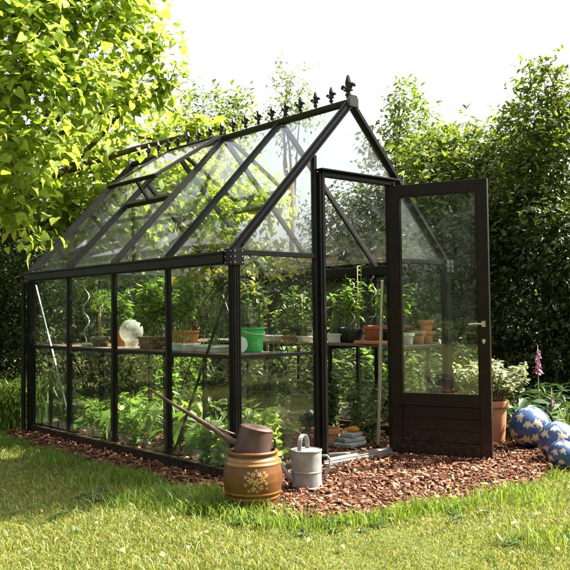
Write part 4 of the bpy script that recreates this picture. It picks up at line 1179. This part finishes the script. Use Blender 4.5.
# ------------------------------------------------------------------ blue patterned balls
BLUE = pmat('blue_glaze', (.015, .045, .14), (.028, .072, .20), scale=7, rough=.3, r2=.45, coat=.2)
BCRM = pmat('cream_motif', (.44, .37, .23), (.56, .49, .34), scale=20, rough=.5)


def ball(px, py, r, lab, seed, nm):
    g = gnd(px, py); rd = random.Random(seed); t_ = thing('ceramic_ball', lab, 'ball', (g[0], g[1], .014), 0, 'blue balls on the bark')
    cs = []
    tries = 0
    while len(cs) < nm and tries < 4000:
        tries += 1
        v = Vector((rd.gauss(0, 1), rd.gauss(0, 1), rd.gauss(0, 1))).normalized()
        if all(v.angle(c[0]) > .43 for c in cs):
            a = rd.uniform(-.6, .6); e1 = v.cross(Vector((0, 0, 1))); e1 = (e1 if e1.length > .1 else Vector((1, 0, 0))).normalized(); e2 = v.cross(e1)
            cs.append((v, (e1 * math.cos(a) + e2 * math.sin(a)), (e2 * math.cos(a) - e1 * math.sin(a)), rd.choice((-1, 1)), rd.uniform(1.3, 1.65)))
    n, k = 150, 90
    D_ = np.array([(math.sin(PI * (i + .5) / k) * math.cos(2 * PI * (j + .5) / n), math.sin(PI * (i + .5) / k) * math.sin(2 * PI * (j + .5) / n), math.cos(PI * (i + .5) / k)) for i in range(k) for j in range(n)])
    hit = np.zeros(len(D_), bool)
    for v, e1, e2, fl, sc in cs:
        near = D_ @ np.array(v) > .7
        u = (D_ @ np.array(e1)) * fl / sc; w_ = (D_ @ np.array(e2)) / sc
        for (cx, cy, rx, ry, an) in ((0, 0, .13, .065, 0), (.12, .05, .06, .045, .5), (-.12, .055, .09, .035, -.6), (.03, -.07, .035, .07, .3), (-.06, -.07, .03, .065, -.2), (.0, .075, .085, .035, .9)):
            a, b_ = (u - cx) * math.cos(an) + (w_ - cy) * math.sin(an), -(u - cx) * math.sin(an) + (w_ - cy) * math.cos(an)
            hit |= near & ((a / rx) ** 2 + (b_ / ry) ** 2 < 1)
    m = MB()
    vs = [(0, 0, 2 * r)] + [(r * math.sin(PI * i / k) * math.cos(2 * PI * j / n), r * math.sin(PI * i / k) * math.sin(2 * PI * j / n), r + r * math.cos(PI * i / k)) for i in range(1, k) for j in range(n)] + [(0, 0, 0)]
    fs, mi = [], []
    for i in range(k):
        for j in range(n):
            j2 = (j + 1) % n
            if i == 0: f = (0, 1 + j, 1 + j2)
            elif i == k - 1: f = (len(vs) - 1, 1 + (i - 1) * n + j2, 1 + (i - 1) * n + j)
            else: f = (1 + (i - 1) * n + j, 1 + i * n + j, 1 + i * n + j2, 1 + (i - 1) * n + j2)
            fs.append(list(f)); mi.append(int(hit[i * n + j]))
    m.v, m.f, m.mi = vs, fs, mi
    m.build('body', [BLUE, BCRM], t_, smooth=True)


ball(531, 450, .172, 'largest blue ball with cream motifs, beside the terracotta pot', 3, 34)
ball(558, 462, .148, 'middle sized blue ball with cream motifs, between the other two', 5, 34)
ball(563, 471, .104, 'smallest blue ball with cream motifs, closest to the grass', 8, 30)

# ------------------------------------------------------------------ plants by the door and hedge
g = gnd(493, 443)
t_ = thing('potted_plant', 'variegated shrub in a tall terracotta pot behind the door', 'potted plant', (g[0], g[1], .012))
round_pot(t_, .105, .135, .36, TERRA, rim=.02, rimh=.05, n=40)
bushy(t_, .36, .34, .33, 46, 2300, .05, L_VAR, T_OVAL, droop=.3, low=.35, stem=TWIG, spread=.25)


def foxglove(px, t, ztop, lab, n=34):
    q = at(px, 313, t); t_ = thing('foxglove', lab, 'foxglove', (q[0], q[1], 0.0))
    m = MB(); m.tube([(0, 0, 0), (.01, 0, ztop * .5), (.03, .01, ztop)], [.008, .006, .002], 6); m.build('stem', STEMG, t_, smooth=True)
    P, D = [], []
    for i in range(n):
        f = i / n; a = i * 2.4; P.append((.02 + .01 * f, .005, ztop - .03 - (1 - f) * .20)); D.append((math.cos(a), math.sin(a), -.75))
    leaves('flowers', np.array(P), np.array(D), np.array([[0, 0, 1.0]] * n) + rng.normal(size=(n, 3)) * .1, np.linspace(.062, .028, n), T_OVAL, L_PINK, t_)
    P = rng.normal(size=(16, 3)) * np.array([.05, .05, .1]) + np.array([0, 0, .2]); a = rng.random(16) * 2 * PI
    leaves('foliage', P, np.stack([np.cos(a), np.sin(a), np.full(16, .2)], 1), np.array([[0, 0, 1.0]] * 16) + rng.normal(size=(16, 3)) * .2, np.full(16, .22), T_OVAL, L_FERN, t_)


foxglove(536, 6.9, .86, 'taller pink foxglove spike beside the variegated shrub')
foxglove(549, 6.8, .50, 'shorter fading foxglove spike above the largest blue ball', n=12)


def strappy(loc, lab, n, h, wd, mat, name='grass_clump', cat='grass clump', sp=.06, lean=.6):
    t_ = thing(name, lab, cat, (loc[0], loc[1], 0))
    V = []; k = 6
    for i in range(n):
        a = random.random() * 2 * PI; hh = h * (.55 + .5 * random.random()); le = lean * hh * (.3 + random.random())
        b = Vector((random.gauss(0, sp), random.gauss(0, sp), 0)); o_ = Vector((math.cos(a), math.sin(a), 0)); sd = Vector((-math.sin(a), math.cos(a), 0))
        for q in range(k):
            s = q / (k - 1); c = b + o_ * le * s ** 2 + Vector((0, 0, hh * (s - .35 * lean * s ** 3))); ww = wd * (1 - s ** 2) * .5 + .0004
            V += [tuple(c - sd * ww), tuple(c + sd * ww)]
    npmesh('blades', np.array(V), [(2 * q, 2 * q + 1, 2 * q + 3, 2 * q + 2) for q in range(k - 1)], 2 * k, mat, t_, True)


strappy(gnd(566, 452), 'pale green strap leaved iris right of the blue balls', 16, .5, .022, L_BLADE, 'iris', 'iris', .03, .35)
strappy(at(8, 330, 8.6), 'arching grassy clump at the left edge of the lawn', 420, .75, .016, L_BLADE, sp=.16, lean=.8)
strappy(at(-22, 330, 8.3), 'arching grassy clump cut off by the left edge', 300, .8, .016, L_BLADE, sp=.16, lean=.8)
for (px, t, h, r, lab) in ((508, 7.4, .42, .3, 'dark leafy perennial behind the terracotta pot'), (528, 7.7, .5, .34, 'dark leafy perennial at the foot of the foxgloves'), (556, 7.6, .45, .32, 'dark leafy perennial by the right edge')):
    q = at(px, 313, t); t_ = thing('perennial', lab, 'perennial', (q[0], q[1], 0)); bushy(t_, .01, h, r, 16, 360, .13, L_FERN, T_NARROW, low=.15)

# fallen leaves on the lawn
T, F = T_HEART
for i, (px, py) in enumerate(((18, 534), (133, 510), (156, 519), (240, 512), (201, 514), (175, 524), (158, 538), (268, 522), (147, 498), (300, 520), (420, 540), (512, 530), (480, 517), (360, 536), (208, 538), (60, 545), (95, 528), (340, 552), (455, 556), (120, 556), (250, 548), (40, 515), (390, 522), (190, 552), (75, 508), (226, 548), (282, 540), (28, 556), (160, 560), (445, 530), (535, 520), (555, 555), (310, 545), (380, 560))):
    g = gnd(px, py); me = bpy.data.meshes.new('fallen_leaf'); sc = .018 + .024 * random.random()
    Vt = T * sc; Vt[:, 2] = Vt[:, 2] * 3 + .004
    me.from_pydata([tuple(v) for v in Vt], [], [list(f) for f in F]); me.materials.append(pmat('dead_leaf', *random.choice((((.28, .12, .035), (.36, .18, .06)), ((.42, .28, .10), (.5, .38, .16)), ((.34, .22, .08), (.42, .3, .13)), ((.20, .10, .045), (.26, .13, .06)))), scale=30, rough=.7)) if i < 4 else me.materials.append(bpy.data.materials[('dead_leaf', 'dead_leaf.001', 'dead_leaf.002', 'dead_leaf.003')[i % 4]])
    o_ = bpy.data.objects.new('fallen_leaf', me); C.objects.link(o_); o_.location = (g[0], g[1], .026); o_.rotation_euler = (random.gauss(0, .3), random.gauss(0, .3), random.random() * 6)
    tag(o_, 'small dry fallen leaf lying on the lawn', 'leaf', 'fallen leaves on the lawn')


# ------------------------------------------------------------------ trees and hedges
def cl(px, py, t, r, ry=None, rz=None, q=1.0):
    p = at(px, py, t); return [p[0], p[1], p[2], r, ry or r, rz or r, q]


tree('broadleaf_tree', 'large lime green tree with heart shaped leaves overhanging the left', 'tree', at(-40, 313, 9.6), 3.4, .16,
     [cl(15, 15, 6.6, .65), cl(65, 20, 7.0, .65), cl(115, 10, 7.3, .6), cl(150, 55, 7.6, .42), cl(168, 85, 7.7, .26), cl(30, 80, 6.5, .62), cl(85, 85, 7.0, .62), cl(128, 105, 7.8, .45),
      cl(15, 150, 6.5, .55), cl(62, 140, 8.8, .62), cl(105, 150, 9.4, .62), cl(22, 205, 7.0, .42), cl(-20, 180, 7, .6), cl(-25, 90, 6.6, .7), cl(-20, 10, 6.8, .7), cl(60, -40, 7, .7), cl(120, -45, 7.4, .6),
      cl(65, 205, 9.6, .65, None, None, 1.5), cl(110, 205, 9.8, .7, None, None, 1.5), cl(150, 190, 10.0, .7, None, None, 1.4), cl(195, 185, 10.3, .7, None, None, 1.3), cl(230, 175, 10.6, .62), cl(262, 200, 10.9, .55), cl(225, 225, 10.7, .6), cl(180, 235, 10.4, .6), cl(135, 240, 10.1, .6, None, None, 1.5), cl(85, 245, 9.9, .6, None, None, 1.5), cl(120, 225, 10.8, .7, None, None, 1.3), cl(165, 215, 9.9, .5, None, None, 1.3), cl(210, 205, 10.1, .5, None, None, 1.2),
      cl(192, 126, 8.4, .28, None, .2), cl(212, 130, 8.6, .26, None, .24), cl(160, 140, 9.6, .45)],
     .086, L_BIG, 112, T_HEART, droop=.5, twr=.006, shell=.1)

tree('garden_tree', 'slender pale green tree seen beyond the ridge finials', 'tree', at(232, 313, 15), 2.6, .1,
     [cl(205, 118, 15, .75), cl(241, 122, 15.2, .42, None, .8), cl(222, 148, 15, .7), cl(185, 150, 15, .8)], .10, L_LIGHT, 150, droop=.4, twr=.006, group=None)
tree('garden_tree', 'airy birch like tree rising above the ridge', 'tree', at(292, 313, 17), 4.2, .09,
     [cl(290, 82, 17, .55, None, .6, .6), cl(284, 110, 17, .7, None, .6, .6), cl(300, 112, 17, .6, None, .5, .6), cl(290, 135, 17, .5, None, .5, .35)], .085, L_LIGHT, 110, droop=.5, twr=.006)
tree('garden_tree', 'loose light tree beyond the right roof slope', 'tree', at(408, 313, 13), 3.0, .09,
     [cl(405, 102, 13, .38, None, .5, .6), cl(412, 130, 13, .6), cl(394, 145, 12.8, .55), cl(428, 150, 12.8, .55), cl(425, 175, 12.6, .75), cl(400, 185, 12.4, .75)], .10, L_LIGHT, 150, droop=.4, twr=.006)
RT = [('bushy dark tree just behind the open door top', 445, 11.0, [(440, 190, 11, .75), (455, 158, 11.2, .45), (425, 165, 11.4, .5), (470, 165, 11.1, .7), (455, 215, 10.8, .8), (425, 225, 11, .7), (420, 260, 11, .8), (470, 250, 10.6, .8)], L_RIGHT),
      ('tall pointed tree rising at the right edge of the view', 548, 9.6, [(546, 68, 9.8, .28), (548, 92, 9.8, .42), (540, 125, 9.7, .55), (560, 130, 9.6, .55), (550, 170, 9.5, .7), (525, 190, 9.6, .6), (575, 190, 9.4, .7), (576, 105, 9.5, .45)], L_RIGHT),
      ('rounded dark tree between the door and the pointed tree', 503, 10.4, [(495, 140, 10.6, .5), (512, 150, 10.4, .5), (490, 175, 10.4, .6), (515, 200, 10.2, .65), (495, 230, 10.1, .7), (530, 240, 10.0, .7)], L_RIGHT)]
for lab, px, t, cs, mt in RT:
    tree('garden_tree', lab, 'tree', at(px, 313, t), 1.8, .09, [cl(a, b, c, r, None, None, 1.0 if r > .5 else .75) for a, b, c, r in cs], .085 if px != 445 else .12, mt, 250 if px != 445 else 170, droop=.35, twr=.006)


def hedge(lab, pts, zc, r, rz, mat=L_HEDGE, per=330, ls=.075, name='hedge'):
    c0 = np.mean([at(px, 313, t) for px, t in pts], axis=0)
    cs = []
    for px, t in pts:
        q = at(px, 313, t)
        for z in zc:
            cs.append([q[0] + random.gauss(0, .15), q[1] + random.gauss(0, .15), z + random.gauss(0, .1), r, r, rz, 1.0])
    return tree(name, lab, 'hedge', c0, 1.2, .07, cs, ls, mat, per, droop=.3, twigs=False)


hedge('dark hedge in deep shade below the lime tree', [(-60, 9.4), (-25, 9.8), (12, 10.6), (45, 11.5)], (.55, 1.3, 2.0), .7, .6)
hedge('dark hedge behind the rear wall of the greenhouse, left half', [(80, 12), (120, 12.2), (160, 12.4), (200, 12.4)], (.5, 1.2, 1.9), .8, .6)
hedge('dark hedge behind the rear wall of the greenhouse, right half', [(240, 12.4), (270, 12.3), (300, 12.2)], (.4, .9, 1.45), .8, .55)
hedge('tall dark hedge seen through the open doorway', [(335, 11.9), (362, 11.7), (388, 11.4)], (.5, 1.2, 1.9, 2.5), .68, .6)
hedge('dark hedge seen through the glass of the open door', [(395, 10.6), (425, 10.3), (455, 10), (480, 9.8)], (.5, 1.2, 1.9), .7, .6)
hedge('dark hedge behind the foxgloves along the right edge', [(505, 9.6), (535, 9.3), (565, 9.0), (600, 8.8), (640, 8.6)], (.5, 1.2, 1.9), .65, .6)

def hedge_at(lab, pts, zc, r, rz):
    c0 = np.array(pts[len(pts) // 2]); cs = [[x + random.gauss(0, .12), y + random.gauss(0, .12), z + random.gauss(0, .1), r, r, rz, 1.0] for x, y in pts for z in zc]
    return tree('hedge', lab, 'hedge', c0, 1.2, .07, cs, .09, L_HEDGE, 200, droop=.3, twigs=False)


hedge_at('dark hedge running on past the left edge of the lawn', [(-.6, 6.3), (-1.8, 6.6), (-3.0, 6.7), (-4.2, 6.5), (-5.3, 5.9), (-6.2, 5.0)], (.5, 1.4), .85, .75)
hedge_at('unseen dark hedge beyond the right edge, added to darken reflections in the front glass', [(6.4, -2.6), (6.0, -4.0), (5.3, -5.3), (4.2, -6.3), (3.0, -7.1), (1.6, -7.7)], (.5, 1.4), .85, .75)  # out of view, added so the front glass mirrors something dark

# tall tree standing outside the right edge: its upper crown shades the lawn left of the greenhouse
k_ = 1 / math.tan(SUN_EL)


def shade(px, py, z, r, q=1.0):
    g = gnd(px, py); return [g[0] + SUNH[0] * k_ * z, g[1] + SUNH[1] * k_ * z, z, r, r, r * .7, q]


tree('tall_tree', 'tall tree beyond the right edge that shades the lawn', 'tree', (5.6, -1.1), 5.2, .17,
     [shade(60, 476, 5.9, .62, 2.6), shade(15, 492, 6.1, .62, 2.6), shade(105, 486, 5.7, .52, 2.6), shade(150, 494, 5.7, .4, 2.2), shade(190, 502, 5.6, .3, 1.8), shade(-40, 480, 6.2, .7), shade(40, 508, 5.9, .4, 1.2)], .10, L_RIGHT, 210, droop=.3, twr=.006)

# far belt of trees closing the view; unseen rear part added to darken reflections
far = []
for i in range(64):
    a = 2 * PI * i / 64; rr = 19 + 3 * random.random()
    q = (CX + 3 + rr * math.cos(a), CY + 4 + rr * math.sin(a))
    for z in (.9, 2.3) if math.sin(a + .85) > -.1 else (.9, 2.4, 4.2, 5.8):
        far.append([q[0], q[1], z + random.gauss(0, .25), 1.6, 1.6, 1.2, 1.0])
P, D, Nn, Sz, _ = clump_leaves(far, 70, .17, .3, twigs=False)
tag(leaves('wood', P, D, Nn, Sz, T_DIA, L_HEDGE), 'far belt of dark trees round the garden, unseen rear part added to darken reflections', 'trees', kind='stuff')
